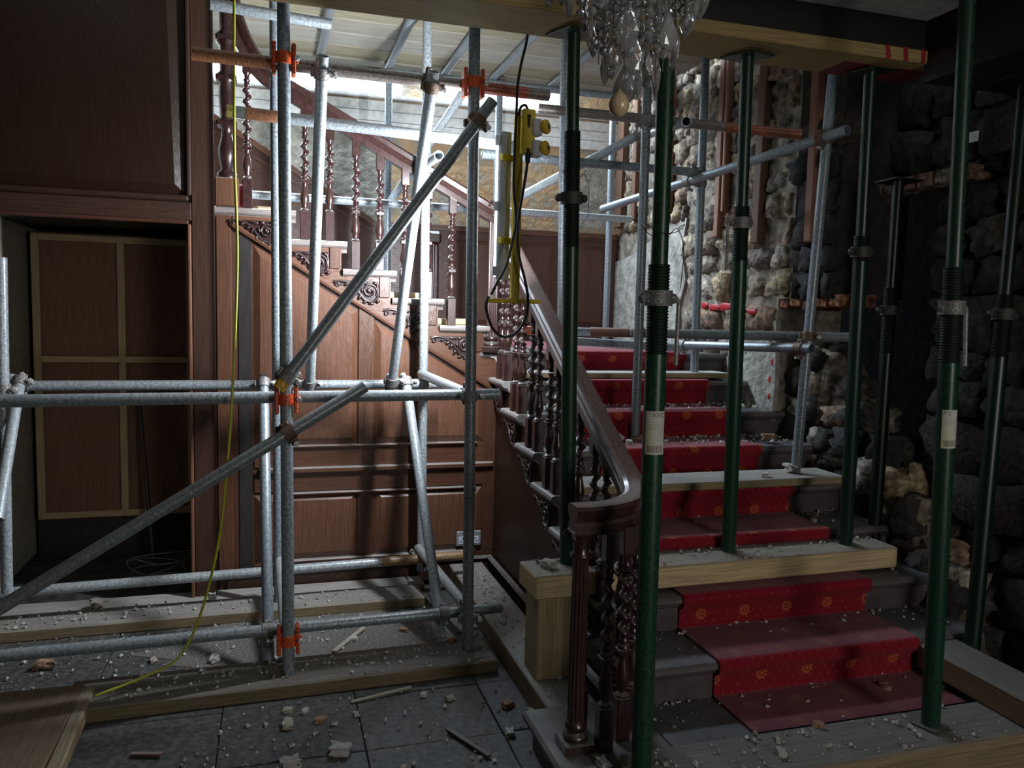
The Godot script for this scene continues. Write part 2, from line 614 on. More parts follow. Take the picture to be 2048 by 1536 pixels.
func shell() -> void:
	var fl := slab("floor", V(-3.6, -0.2, -6.4), V(4.5, -0.03, 3.2), C(0.07, 0.07, 0.07), M.mortar)
	var tm := []
	for k in 3:
		tm.push_back(boxm(V(0.497, 0.03, 0.397), [C(0.075, 0.08, 0.088), C(0.062, 0.068, 0.075), C(0.088, 0.089, 0.092)][k], 0.003, 0.6, C(0.11, 0.107, 0.10)))
	for i in 10:
		for j in 8:
			var p := V(-3.44 + i * 0.5, -0.015 + 0.002 * sin(i * 3.1 + j * 1.7), -4.1 + j * 0.4)
			part("tile", tm[(i * 7 + j * 3 + i * j) % 3], M.slate, fl, T(p))
	slab("ceiling", V(-3.6, 2.74, -2.68), V(4.5, 3.0, 3.2), C(0.78, 0.78, 0.76), M.white)
	slab("ceiling_stairwell", V(-3.6, 5.2, -6.4), V(4.5, 5.4, -2.4), C(0.62, 0.62, 0.6), M.white)
	# the trimmer above the header, painted black
	slab("trim_1", V(-3.6, 2.622, -2.9), V(4.5, 3.3, -2.68), C(0.006, 0.006, 0.006), M.dark_wood)
	slab("wall_trimmer", V(-3.6, 3.3, -2.9), V(4.5, 5.2, -2.7), C(0.5, 0.48, 0.43), M.white)
	slab("trim_2", V(2.49, 2.5, -2.68), V(3.1, 2.74, 3.0), C(0.006, 0.006, 0.006), M.dark_wood)
	# hall walls that the camera has its back to
	slab("wall_west", V(-3.6, -0.1, -6.4), V(-3.4, 5.2, 3.2), C(0.10, 0.05, 0.03), M.dark_wood)
	slab("wall_east", V(4.3, -0.1, -6.4), V(4.5, 5.2, 3.2), C(0.03, 0.027, 0.024), M.mortar)
	var ws := struct("wall_south", rear_wall(), M.dark_wood)
	var wn := holder("window_4", self, V(2.1, 1.65, 3.02))
	wn.set_meta("kind", "structure")
	sash(wn, 1.4, 1.7, 3, 4, 0.05, M.day_dim)
	# the stairwell: window wall to the north
	var g := G.new()
	g.col = C(1, 1, 1)
	for q in [[-1.6, 2.9, 0.0, 3.125], [-1.6, 2.9, 4.0, 5.2], [-1.6, -1.05, 3.125, 4.0], [-0.06, 0.0, 3.125, 4.0], [0.94, 1.2, 3.125, 4.0], [2.2, 2.9, 3.125, 4.0]]:
		g.box(V((q[0] + q[1]) * 0.5, (q[2] + q[3]) * 0.5, -6.25), V(q[1] - q[0], q[3] - q[2], 0.2), 0.0)
	var wb := struct("wall_north", g.mesh(), M.plaster)
	# old grey-green plaster left of the ochre
	g = G.new()
	g.col = C(1, 1, 1)
	g.prism(PackedVector2Array([Vector2(-1.6, 2.9), Vector2(-1.6, 3.17), Vector2(0.62, 3.05), Vector2(0.78, 2.92), Vector2(0.70, 2.80), Vector2(0.86, 2.66), Vector2(0.80, 2.5), Vector2(0.90, 2.34), Vector2(0.86, 2.2), Vector2(0.72, 2.2), Vector2(0.4, 2.4)]), 0.004, V(0, 0, -6.15))
	g.prism(PackedVector2Array([Vector2(2.35, 2.25), Vector2(2.30, 2.5), Vector2(2.42, 2.62), Vector2(2.38, 2.78), Vector2(2.5, 2.86), Vector2(2.7, 2.9), Vector2(2.7, 2.25)]), 0.004, V(0, 0, -6.15))
	part("plaster_patch", g.mesh(), M.grime, wb)
	# pale boarding under the windows
	for k in 3:
		var bm := boxm(V(4.3, 0.072, 0.02), C(0.62, 0.62, 0.60), 0.003, 0.4, DUSTC)
		part("board", bm, M.white, wb, T(V(0.6, 2.905 + k * 0.075, -6.138)))
	part("window_sill", boxm(V(4.3, 0.025, 0.05), C(0.66, 0.66, 0.64), 0.004), M.white, wb, T(V(0.6, 3.12, -6.13)))
	var xs := [[-1.05, -0.06], [0.0, 0.94], [1.2, 2.2]]
	for k in 3:
		var wd := holder("window_%d" % (k + 1), self, V((xs[k][0] + xs[k][1]) * 0.5, 3.555, -6.17))
		wd.set_meta("kind", "structure")
		sash(wd, xs[k][1] - xs[k][0], 0.86, 6, 2, 0.03)
	# oak dado on the window wall, following the stair
	g = G.new()
	g.col = OAK_D
	g.prism(PackedVector2Array([Vector2(2.72, 1.3), Vector2(2.72, 2.17), Vector2(0.74, 2.17), Vector2(-1.4, 3.45), Vector2(-1.4, 1.3)]), 0.03, V(0, 0, -6.15))
	var dd := part("dado", g.mesh(), M.oak_x, wb)
	g = G.new()
	g.col = OAK
	g.dusty = 0.7
	g.dust = DUSTC
	g.sweep([V(2.72, 2.18, -6.11), V(0.74, 2.18, -6.11), V(-1.4, 3.46, -6.11)], [Vector2(-0.03, -0.02), Vector2(0.02, -0.02), Vector2(0.035, 0.0), Vector2(0.02, 0.02), Vector2(-0.03, 0.02)])
	part("dado_rail", g.mesh(), M.oak_x, wb)
	g = G.new()
	g.col = OAK_D
	g.sweep([V(0.9, 2.02, -6.11), V(-0.6, 2.88, -6.11)], [Vector2(-0.01, -0.012), Vector2(0.01, -0.012), Vector2(0.01, 0.012), Vector2(-0.01, 0.012)])
	g.sweep([V(1.1, 1.62, -6.11), V(0.4, 2.02, -6.11)], [Vector2(-0.01, -0.012), Vector2(0.01, -0.012), Vector2(0.01, 0.012), Vector2(-0.01, 0.012)])
	part("moulding", g.mesh(), M.oak_x, wb)
	for q in [[1.3, 1.66, 1.45, 2.1], [1.78, 2.16, 1.45, 2.1], [2.22, 2.62, 1.45, 2.1]]:
		g = G.new()
		g.col = OAK_D * 1.25
		g.fielded(PackedVector2Array([Vector2(q[0], q[2]), Vector2(q[1], q[2]), Vector2(q[1], q[3]), Vector2(q[0], q[3])]), 0.035, -6.12, -6.105)
		part("panel", g.mesh(), M.oak_y, wb)
	var pl := G.new()
	pl.col = MAHOG
	fluted(pl, V(1.17, 1.45, -6.09), 0.6, 0.055, 10)
	pl.box(V(1.17, 2.1, -6.09), V(0.13, 0.1, 0.08), 0.02)
	pl.box(V(1.17, 1.4, -6.09), V(0.14, 0.12, 0.08), 0.01)
	part("pilaster", pl.mesh(), M.polish, wb)
	# landing end and the wall above the cupboard
	slab("wall_landing_end", V(-1.6, 0.0, -6.15), V(-1.4, 5.2, -4.4), C(0.4, 0.36, 0.28), M.white)
	right_wall()

func rear_wall() -> ArrayMesh:
	var g := G.new()
	g.col = C(0.12, 0.09, 0.07)
	for q in [[-3.6, 1.4, -0.1, 3.0], [2.8, 4.5, -0.1, 3.0], [1.4, 2.8, -0.1, 0.8], [1.4, 2.8, 2.5, 3.0]]:
		g.box(V((q[0] + q[1]) * 0.5, (q[2] + q[3]) * 0.5, 3.1), V(q[1] - q[0], q[3] - q[2], 0.2), 0.0)
	return g.mesh()

func sash(o: Node3D, w: float, h: float, nx: int, ny: int, d: float, glow: Material = null) -> void:
	var g := G.new()
	g.col = C(0.66, 0.66, 0.64)
	for s in [-1, 1]:
		g.box(V(s * (w * 0.5 - 0.02), 0, 0), V(0.04, h, d), 0.004)
		g.box(V(0, s * (h * 0.5 - 0.01), 0), V(w, 0.02, d), 0.004)
	part("frame", g.mesh(), M.white, o)
	g = G.new()
	g.col = C(0.6, 0.6, 0.58)
	for i in range(1, nx):
		g.box(V(-w * 0.5 + w * i / nx, 0, 0), V(0.014 if i != nx / 2 else 0.03, h, d * 0.7), 0.002)
	for j in range(1, ny):
		g.box(V(0, -h * 0.5 + h * j / ny, 0), V(w, 0.014, d * 0.7), 0.002)
	part("muntin", g.mesh(), M.white, o)
	var pm := boxm(V(w / nx - 0.012, h / ny - 0.012, 0.004), C(1, 1, 1), 0.0)
	for i in nx:
		for j in ny:
			part("pane", pm, glow if glow else M.day, o, T(V(-w * 0.5 + w * (i + 0.5) / nx, -h * 0.5 + h * (j + 0.5) / ny, 0.0)))

func fluted(g: G, base: Vector3, h: float, r: float, flutes: int) -> void:
	var R := []
	var k := flutes * 8
	for y in [0.0, 0.012, 0.03, h - 0.03, h - 0.012, h]:
		var w := PackedVector3Array()
		var cutd: float = 0.0 if y < 0.005 or y > h - 0.005 else 1.0
		var rr: float = r * (1.0 - 0.08 * y / maxf(h, 0.01))
		for j in k:
			var a := TAU * j / k
			var s := sin(a * flutes * 0.5)
			var dd: float = cutd * 0.17 * pow(1.0 - absf(s), 1.6) * 1.5
			w.push_back(base + V(cos(a) * rr * (1.0 - dd), y, sin(a) * rr * (1.0 - dd)))
		R.push_back(w)
	g.rings(R, true, false, true, true)

# ---------------------------------------------------------------- broken masonry on the far side of the flight
var rocks := []

func rock_mesh(k: int) -> ArrayMesh:
	if rocks.is_empty():
		for i in 9:
			var g := G.new()
			g.lump(Vector3.ZERO, Vector3.ONE, 100 + i * 7, 7, 0.9, 0.2)
			rocks.push_back(g.mesh())
	return rocks[k % 9]

var stone_mats := []

func stone_mat(k: int, sooty := false) -> StandardMaterial3D:
	if stone_mats.is_empty():
		for c in [C(0.40, 0.33, 0.23), C(0.31, 0.25, 0.18), C(0.48, 0.37, 0.22), C(0.50, 0.44, 0.36), C(0.36, 0.24, 0.16), C(0.25, 0.21, 0.17), C(0.42, 0.35, 0.27)]:
			var m: StandardMaterial3D = M.stone.duplicate()
			m.albedo_color = c.linear_to_srgb()
			stone_mats.push_back(m)
		for c in [C(0.045, 0.038, 0.031), C(0.036, 0.031, 0.026), C(0.055, 0.042, 0.031), C(0.07, 0.064, 0.056), C(0.04, 0.028, 0.022), C(0.03, 0.027, 0.024), C(0.05, 0.044, 0.038)]:  # the same stones again, darkened to stand for shade
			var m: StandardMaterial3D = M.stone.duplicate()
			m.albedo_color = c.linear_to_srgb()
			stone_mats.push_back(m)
	return stone_mats[k % 7 + (7 if sooty else 0)]

func masonry(parent: Node3D, x: float, z0: float, z1: float, y0: float, y1: float, hmin: float, hmax: float, sd: int, skip = null, sooty := false) -> void:
	var rng := RandomNumberGenerator.new()
	rng.seed = sd
	var y := y0
	while y < y1 - 0.03:
		var h := minf(rng.randf_range(hmin, hmax), y1 - y)
		var z := z0 - rng.randf() * 0.1
		while z < z1:
			var l := h * rng.randf_range(0.9, 2.0)
			var ze := minf(z + l, z1)
			var cz := (z + ze) * 0.5
			if ze - z > 0.05 and not (skip != null and skip.has_point(Vector2(cz, y + h * 0.5))):
				var out := rng.randf_range(-0.01, 0.03)
				var bs := Basis.from_euler(V(rng.randf_range(-0.25, 0.25), rng.randf_range(-0.2, 0.2), rng.randf_range(-0.15, 0.15)))
				bs = bs * Basis.from_scale(V(0.18, h * rng.randf_range(1.02, 1.22), (ze - z) * rng.randf_range(1.02, 1.2)))
				part("stone", rock_mesh(rng.randi() % 9), stone_mat(rng.randi() % 7, sooty), parent, T(V(x + 0.03 - out, y + h * 0.5, cz), bs))
			z = ze
		y += h

func right_wall() -> void:
	var g: G
	var w := G.new()
	w.col = C(0.29, 0.25, 0.195)
	w.box(V(2.9375, 3.43, -4.965), V(0.425, 3.54, 2.37), 0.0)      # over the hole
	w.box(V(2.9375, 0.82, -5.02), V(0.425, 1.68, 2.26), 0.0)      # below, up to the broken end
	var o := struct("wall_right", w.mesh(), M.mortar)
	masonry(o, 2.76, -4.95, -3.79, 1.66, 3.25, 0.10, 0.19, 11)
	masonry(o, 2.76, -6.1, -4.95, 2.2, 3.25, 0.11, 0.19, 13)
	masonry(o, 2.76, -4.95, -3.9, 1.3, 1.66, 0.10, 0.17, 12)
	# lime plaster that still clings on
	g = G.new()
	g.col = C(1, 1, 1)
	g.prism(PackedVector2Array([Vector2(6.12, 1.3), Vector2(6.12, 1.98), Vector2(5.8, 2.02), Vector2(5.5, 2.10), Vector2(5.2, 2.22), Vector2(4.95, 2.22), Vector2(5.0, 2.0), Vector2(4.93, 1.8), Vector2(5.02, 1.6), Vector2(4.96, 1.3)]), 0.03, V(2.705, 0, 0), Basis(V(0, 0, -1), V(0, 1, 0), V(1, 0, 0)))
	g.prism(PackedVector2Array([Vector2(4.40, 1.0), Vector2(4.36, 1.55), Vector2(4.2, 1.57), Vector2(3.98, 1.53), Vector2(3.89, 1.54), Vector2(3.87, 1.2), Vector2(3.89, 0.9), Vector2(3.88, 0.55), Vector2(4.3, 0.55)]), 0.03, V(2.715, 0, 0), Basis(V(0, 0, -1), V(0, 1, 0), V(1, 0, 0)))
	part("plaster_patch", g.mesh(), M.grime, o)
	# red spray marks
	g = G.new()
	g.col = C(0.42, 0.012, 0.02)
	var rng := RandomNumberGenerator.new()
	rng.seed = 3
	for q in [[1.625, -4.62, 0.06, 0.03], [1.61, -4.5, 0.1, 0.03], [1.615, -4.36, 0.12, 0.032], [1.60, -4.2, 0.1, 0.03], [1.585, -4.08, 0.06, 0.025]]:
		g.lump(V(2.685, q[0], q[1]), V(0.02, q[3] * 1.5, q[2] * 1.4), rng.randi() % 999, 3, 0.2, 0.3)
	for k in 7:
		g.lump(V(2.715, 1.4 - k * 0.098, -3.915 + 0.01 * sin(k * 2.0)), V(0.006, 0.042, 0.024), 60 + k, 3, 0.3, 0.3)
	part("paint_mark", g.mesh(), M.plain, o)
	# timber grounds once fixed for lath
	for q in [[-6.02, 2.25, 3.6, 0.11], [-5.75, 2.28, 3.6, 0.06], [-5.22, 2.22, 3.6, 0.10], [-4.51, 2.05, 3.6, 0.055], [-4.45, 2.2, 3.6, 0.03], [-4.07, 1.98, 3.6, 0.075], [-3.60, 1.95, 3.2, 0.06]]:
		var c: Color = [C(0.20, 0.085, 0.045), C(0.25, 0.12, 0.07), C(0.12, 0.055, 0.03)][int(q[0] * -100) % 3]
		var tilt := 0.012 * sin(q[0] * 9.0)
		part("batten", boxm(V(0.05, q[2] - q[1], q[3]), c, 0.006, 0.5), M.wood_y, o, T(V(2.69, (q[1] + q[2]) * 0.5, q[0]), Basis(V(1, 0, 0), tilt)))
	# brick lintel over the hole
	for k in 5:
		part("brick", boxm(V(0.22, 0.065, 0.1), [C(0.30, 0.10, 0.05), C(0.36, 0.15, 0.07), C(0.22, 0.08, 0.05)][k % 3], 0.008), M.stone, o, T(V(2.84, 1.64 + 0.012 * sin(k * 2.2), -3.86 + k * 0.108)))
	# the hall wall beyond, rubble over a second hole
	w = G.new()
	w.col = C(0.028, 0.025, 0.022)  # mortar colour lowered too, so the wall reads as unlit
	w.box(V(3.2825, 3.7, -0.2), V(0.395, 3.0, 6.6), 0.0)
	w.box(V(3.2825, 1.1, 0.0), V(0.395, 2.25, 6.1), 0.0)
	w.box(V(2.94, 3.43, -3.605), V(0.42, 3.54, 0.35), 0.0)  # stretch over the hole, coloured as if in shade
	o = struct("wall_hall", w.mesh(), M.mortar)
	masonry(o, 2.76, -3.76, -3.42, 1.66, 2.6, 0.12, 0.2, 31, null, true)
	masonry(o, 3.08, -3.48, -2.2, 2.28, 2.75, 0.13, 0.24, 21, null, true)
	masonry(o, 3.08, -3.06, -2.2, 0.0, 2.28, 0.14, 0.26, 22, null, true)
	for k in 6:
		part("brick", boxm(V(0.2, 0.066, 0.1), [C(0.24, 0.15, 0.11), C(0.3, 0.26, 0.22), C(0.2, 0.1, 0.07)][k % 3], 0.008), M.stone, o, T(V(3.05, 2.22, -3.45 + k * 0.108)))
	part("paper_tag", boxm(V(0.002, 0.045, 0.09), C(0.7, 0.7, 0.7), 0.0), M.plain, o, T(V(2.93, 2.36, -2.86)))

# ---------------------------------------------------------------- oak panelling
func poly(a: Array) -> PackedVector2Array:
	return PackedVector2Array(a)

func panelling() -> void:
	# doorway wall, with the tall panel over the opening
	var g := G.new()
	g.col = OAK_SHADE
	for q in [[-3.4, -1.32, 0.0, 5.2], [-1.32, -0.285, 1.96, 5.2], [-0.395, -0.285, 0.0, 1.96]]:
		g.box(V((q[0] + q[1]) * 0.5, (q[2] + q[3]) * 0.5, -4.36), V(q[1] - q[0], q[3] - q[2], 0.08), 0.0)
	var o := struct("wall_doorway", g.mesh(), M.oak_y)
	part("stile", boxm(V(0.1, 5.2, 0.02), OAK_SHADE * 1.9, 0.004), M.oak_y, o, T(V(-0.337, 2.6, -4.31)))
	part("rail", boxm(V(3.0, 0.09, 0.02), OAK_SHADE * 1.7, 0.004, 0.4, OAK_SHADE * 3.0), M.oak_x, o, T(V(-1.888, 2.005, -4.309)))
	part("bead", boxm(V(0.018, 1.95, 0.035), OAK * 1.4, 0.006), M.oak_y, o, T(V(-0.398, 0.97, -4.305)))
	part("bead", boxm(V(1.0, 0.018, 0.035), OAK_D, 0.006), M.oak_x, o, T(V(-0.9, 1.952, -4.305)))
	g = G.new()
	g.col = OAK_SHADE * 0.75
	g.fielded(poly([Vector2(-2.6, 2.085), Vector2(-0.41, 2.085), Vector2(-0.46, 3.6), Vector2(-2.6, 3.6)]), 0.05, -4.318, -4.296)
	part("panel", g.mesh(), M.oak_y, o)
	part("moulding", boxm(V(2.2, 0.03, 0.03), OAK_SHADE * 1.5, 0.008), M.oak_x, o, T(V(-1.5, 2.068, -4.302)))
	part("moulding", boxm(V(0.025, 1.5, 0.03), OAK_SHADE * 1.5, 0.008), M.oak_y, o, T(V(-0.398, 2.83, -4.302)))
	# the dark cupboard behind the doorway
	g = G.new()
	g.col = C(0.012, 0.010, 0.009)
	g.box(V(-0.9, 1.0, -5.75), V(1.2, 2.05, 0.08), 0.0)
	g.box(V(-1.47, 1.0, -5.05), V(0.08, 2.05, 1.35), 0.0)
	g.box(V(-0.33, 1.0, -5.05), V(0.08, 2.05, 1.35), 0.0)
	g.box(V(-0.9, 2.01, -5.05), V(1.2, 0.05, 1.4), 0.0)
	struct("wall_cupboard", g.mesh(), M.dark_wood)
	# spandrel panelling under the upper flight
	g = G.new()
	g.col = OAK_D
	var P := [Vector2(-0.285, 0.0), Vector2(1.24, 0.0), Vector2(1.24, 1.30)]
	for k in 5:
		var xr := 1.184 - k * 0.267 - 0.03
		P.push_back(Vector2(xr, 1.29 + k * 0.1465))
		P.push_back(Vector2(xr, 1.425 + k * 0.1465))
	P.push_back(Vector2(-0.285, 1.425 + 4 * 0.1465))
	g.prism(poly(P), 0.04, V(0, 0, -4.475))
	o = struct("wall_spandrel", g.mesh(), M.oak_y)
	for q in [[-0.245, 0.075, 0.0, 2.02, OAK * 0.9, 0.012], [-0.142, 0.07, 0.0, 2.0, C(0.03, 0.026, 0.026), 0.006], [0.491, 0.088, 0.15, 1.60, OAK * 0.85, 0.012], [1.203, 0.075, 0.15, 1.13, OAK * 0.8, 0.012]]:
		part("stile", boxm(V(q[1], q[3] - q[2], q[5] * 2.0), q[4], 0.004), M.oak_y, o, T(V(q[0], (q[2] + q[3]) * 0.5, -4.435)))
	for q in [[0.075, 0.15, OAK_D], [0.60, 0.11, OAK * 0.8], [0.735, 0.11, OAK * 0.9]]:
		part("rail", boxm(V(1.34, q[1], 0.022), q[2], 0.003), M.oak_x, o, T(V(0.57, q[0], -4.436)))
	for q in [[0.666, 0.03, 0.022], [0.795, 0.012, 0.008], [0.16, 0.014, 0.01], [0.535, 0.012, 0.008]]:
		part("moulding", boxm(V(1.3 if q[1] > 0.02 else 1.1, q[1], 0.03 + q[2]), OAK, 0.006, 0.8, DUSTC), M.oak_x, o, T(V(0.575, q[0], -4.42)))
	for pp in [[Vector2(-0.10, 0.805), Vector2(0.445, 0.805), Vector2(0.445, 1.535), Vector2(-0.10, 1.87)], [Vector2(0.537, 0.805), Vector2(1.163, 0.805), Vector2(1.163, 1.098), Vector2(0.537, 1.48)], [Vector2(-0.10, 0.17), Vector2(0.445, 0.17), Vector2(0.445, 0.53), Vector2(-0.10, 0.53)], [Vector2(0.547, 0.17), Vector2(1.163, 0.17), Vector2(1.163, 0.53), Vector2(0.547, 0.53)]]:
		g = G.new()
		g.col = OAK * (1.25 if pp[0].x > 0.3 else 1.1)
		g.dusty = 0.35
		g.dust = DUSTC
		g.fielded(poly(pp), 0.034, -4.4345, -4.414)
		part("panel", g.mesh(), M.oak_y, o)
	# raking string
	g = G.new()
	g.col = OAK * 1.1
	P = []
	for k in 5:
		var xr := 1.184 - k * 0.267 - 0.03
		P.push_back(Vector2(xr + (0.08 if k == 0 else 0.0), 1.29 + k * 0.1465 - (0.0 if k else 0.12)))
		if k == 0:
			P.push_back(Vector2(xr + 0.08, 1.29))
			P.push_back(Vector2(xr, 1.29))
		P.push_back(Vector2(xr, 1.425 + k * 0.1465))
	P.push_back(Vector2(-0.2, 1.425 + 4 * 0.1465))
	P.push_back(Vector2(-0.2, 1.975))
	P.push_back(Vector2(1.234, 1.105))
	g.prism(poly(P), 0.028, V(0, 0, -4.45))
	part("string", g.mesh(), M.oak_x, o)
	g = G.new()
	g.col = OAK * 0.9
	g.sweep([V(-0.2, 1.965, -4.42), V(1.234, 1.095, -4.42)], [Vector2(-0.012, -0.012), Vector2(0.012, -0.012), Vector2(0.014, 0.0), Vector2(0.008, 0.012), Vector2(-0.012, 0.012)])
	part("moulding", g.mesh(), M.oak_x, o)
	# skirting with a pipe-like dusty mould, round the corner along the flight
	g = G.new()
	g.col = OAK_D * 0.5
	g.box(V(0.5, 0.05, -4.415), V(1.48, 0.1, 0.025), 0.003)
	g.box(V(1.222, 0.05, -3.5), V(0.025, 0.1, 1.85), 0.003)
	struct("baseboard_1", g.mesh(), M.dark_wood)
	g = G.new()
	g.col = OAK_D
	g.dusty = 0.8
	g.dust = DUSTC * 0.7
	var sec := [Vector2(-0.014, -0.012), Vector2(0.014, -0.012), Vector2(0.018, 0.0), Vector2(0.006, 0.012), Vector2(-0.014, 0.014)]
	g.sweep([V(-0.28, 0.112, -4.405), V(1.212, 0.112, -4.405), V(1.212, 0.112, -2.6)], sec)
	struct("baseboard_2", g.mesh(), M.dark_wood)
	# double socket on the lower panel
	var s := thing("wall_socket", "metal double wall socket on the lowest panel by the stair corner", "socket", V(1.085, 0.235, -4.405))
	part("plate", boxm(V(0.146, 0.086, 0.012), C(0.42, 0.43, 0.45), 0.004, 0.5, DUSTC), M.steel, s)
	part("back_box", boxm(V(0.14, 0.08, 0.012), C(0.05, 0.05, 0.05), 0.002), M.rubber, s, T(V(0, 0, -0.01)))
	for k in [-1, 1]:
		part("insert", boxm(V(0.05, 0.044, 0.004), C(0.62, 0.68, 0.75), 0.002), M.plain, s, T(V(k * 0.036, -0.01, 0.007)))
		g = G.new()
		g.col = C(0.04, 0.04, 0.045)
		g.box(V(k * 0.036, 0.003, 0.0095), V(0.005, 0.011, 0.002), 0.0)
		g.box(V(k * 0.036 - 0.011, -0.016, 0.0095), V(0.009, 0.005, 0.002), 0.0)
		g.box(V(k * 0.036 + 0.011, -0.016, 0.0095), V(0.009, 0.005, 0.002), 0.0)
		part("pin_hole", g.mesh(), M.rubber, s)
		part("switch_rocker", boxm(V(0.013, 0.02, 0.006), C(0.7, 0.74, 0.78), 0.002), M.plain, s, T(V(k * 0.012, 0.022, 0.008)))

# ---------------------------------------------------------------- joinery of the stairs
var twists := {}
var GREYW := Color(0.115, 0.10, 0.10)

func twist_mesh(len: float) -> ArrayMesh:
	var key := int(round(len * 100.0))
	if not twists.has(key):
		var g := G.new()
		g.col = MAHOG
		g.dusty = 0.45
		g.dust = DUSTC * 0.6
		var R := []
		var m := maxi(int(len / 0.006), 8)
		for i in m + 1:
			var t := float(i) / m
			var a := t * len / 0.055 * TAU
			var e := 0.0086 * smoothstep(0.0, 0.08, t) * smoothstep(0.0, 0.08, 1.0 - t)
			R.push_back(g.ring(V(cos(a) * e, t * len, sin(a) * e), Basis.IDENTITY, 0.0158, 12))
		g.rings(R)
		twists[key] = g.mesh()
	return twists[key]

var bal := {}

func baluster(parent: Node3D, at: Vector3, total: float) -> void:
	if bal.is_empty():
		bal.block = boxm(V(0.048, 0.15, 0.048), MAHOG, 0.003, 0.5, DUSTC * 0.7)
		var g := G.new()
		g.col = MAHOG * 1.15
		g.dusty = 0.6
		g.dust = DUSTC * 0.7
		g.lathe([Vector2(0.022, 0.15), Vector2(0.024, 0.156), Vector2(0.024, 0.156), Vector2(0.013, 0.166), Vector2(0.013, 0.166), Vector2(0.017, 0.172), Vector2(0.014, 0.178), Vector2(0.019, 0.19), Vector2(0.0235, 0.208), Vector2(0.0235, 0.222), Vector2(0.019, 0.248), Vector2(0.014, 0.272), Vector2(0.0125, 0.286), Vector2(0.017, 0.292), Vector2(0.017, 0.296)], 18)
		bal.vase = g.mesh()
		g = G.new()
		g.col = MAHOG
		g.dusty = 0.7
		g.dust = DUSTC * 0.7
		g.box(V(0, 0.305, 0), V(0.044, 0.018, 0.044), 0.003)
		g.lathe([Vector2(0.021, 0.314), Vector2(0.023, 0.32), Vector2(0.015, 0.33), Vector2(0.015, 0.33), Vector2(0.019, 0.337), Vector2(0.014, 0.346), Vector2(0.013, 0.352)], 18)
		bal.collar = g.mesh()
		g = G.new()
		g.col = MAHOG
		g.lathe([Vector2(0.0125, 0.0), Vector2(0.0125, 0.012), Vector2(0.017, 0.016), Vector2(0.017, 0.022), Vector2(0.012, 0.026), Vector2(0.013, 0.044), Vector2(0.019, 0.05), Vector2(0.019, 0.056)], 18)
		bal.neck = g.mesh()
	var b := holder("baluster", parent, at)
	part("base_block", bal.block, M.polish, b, T(V(0, 0.075, 0)))
	part("vase", bal.vase, M.polish, b)
	part("collar", bal.collar, M.polish, b)
	var tw := clampf(total - 0.50, 0.12, 0.28)
	part("twist", twist_mesh(tw), M.polish, b, T(V(0, 0.35, 0)))
	part("neck", bal.neck, M.polish, b, T(V(0, 0.35 + tw, 0)))
	var top := 0.405 + tw
	part("top_block", boxm(V(0.044, total - top, 0.044), MAHOG * 1.1, 0.003), M.polish, b, T(V(0, (top + total) * 0.5, 0)))

var carved: ArrayMesh

# leafy scroll under a tread end: rosette by the riser, stem running back to a small curl
func bracket() -> ArrayMesh:
	if carved == null:
		var g := G.new()
		g.col = MAHOG * 0.8
		g.dusty = 0.55
		g.dust = DUSTC * 0.5
		var big := []
		for i in 26:
			var a := -0.6 + i * 0.42
			var r := 0.042 * (1.0 - i / 29.0)
			big.push_back(V(-0.075 + cos(a) * r, -0.055 + sin(a) * r, 0.006 + 0.0004 * i))
		g.cord(big, 0.0065, 8, 2)
		var small := []
		for i in 16:
			var a := 2.6 - i * 0.45
			var r := 0.017 * (1.0 - i / 19.0)
			small.push_back(V(-0.252 + cos(a) * r, -0.024 + sin(a) * r, 0.006))
		g.cord(small, 0.0045, 7, 2)
		g.cord([V(-0.262, -0.012, 0.005), V(-0.235, -0.004, 0.006), V(-0.195, -0.012, 0.007), V(-0.155, -0.035, 0.007), V(-0.125, -0.075, 0.007), V(-0.10, -0.103, 0.006), V(-0.06, -0.112, 0.006), V(-0.035, -0.092, 0.006), V(-0.03, -0.055, 0.006), V(-0.036, -0.015, 0.006)], 0.0075, 8, 5)
		for q in [[-0.17, -0.038, 0.034, 0.018, 0.6], [-0.15, -0.055, 0.04, 0.018, 0.9], [-0.13, -0.09, 0.036, 0.016, 1.1], [-0.10, -0.115, 0.03, 0.016, 0.4], [-0.065, -0.122, 0.034, 0.014, 0.0], [-0.14, -0.012, 0.05, 0.016, -0.1], [-0.10, -0.012, 0.03, 0.02, 0.5], [-0.045, -0.012, 0.03, 0.02, -0.5], [-0.20, -0.022, 0.032, 0.014, 0.4], [-0.03, -0.11, 0.024, 0.02, 0.8], [-0.075, -0.055, 0.026, 0.026, 0.0], [-0.115, -0.05, 0.02, 0.03, 0.3]]:
			g.lump(V(q[0], q[1], 0.006), V(q[2], q[3], 0.017), int(q[0] * -1000.0), 4, 0.1, 0.14, false, Basis(V(0, 0, 1), q[4]))
		g.prism(poly([Vector2(-0.03, 0.0), Vector2(-0.27, 0.0), Vector2(-0.255, -0.03), Vector2(-0.20, -0.03), Vector2(-0.16, -0.06), Vector2(-0.12, -0.10), Vector2(-0.06, -0.12), Vector2(-0.03, -0.10)]), 0.005, V(0, 0, -0.002))
		carved = g.mesh()
	return carved

var RAIL := [Vector2(-0.03, -0.095), Vector2(0.03, -0.095), Vector2(0.03, -0.065), Vector2(0.022, -0.055), Vector2(0.036, -0.035), Vector2(0.042, -0.014), Vector2(0.034, -0.003), Vector2(0.02, 0.0), Vector2(-0.02, 0.0), Vector2(-0.034, -0.003), Vector2(-0.042, -0.014), Vector2(-0.036, -0.035), Vector2(-0.022, -0.055), Vector2(-0.03, -0.065)]

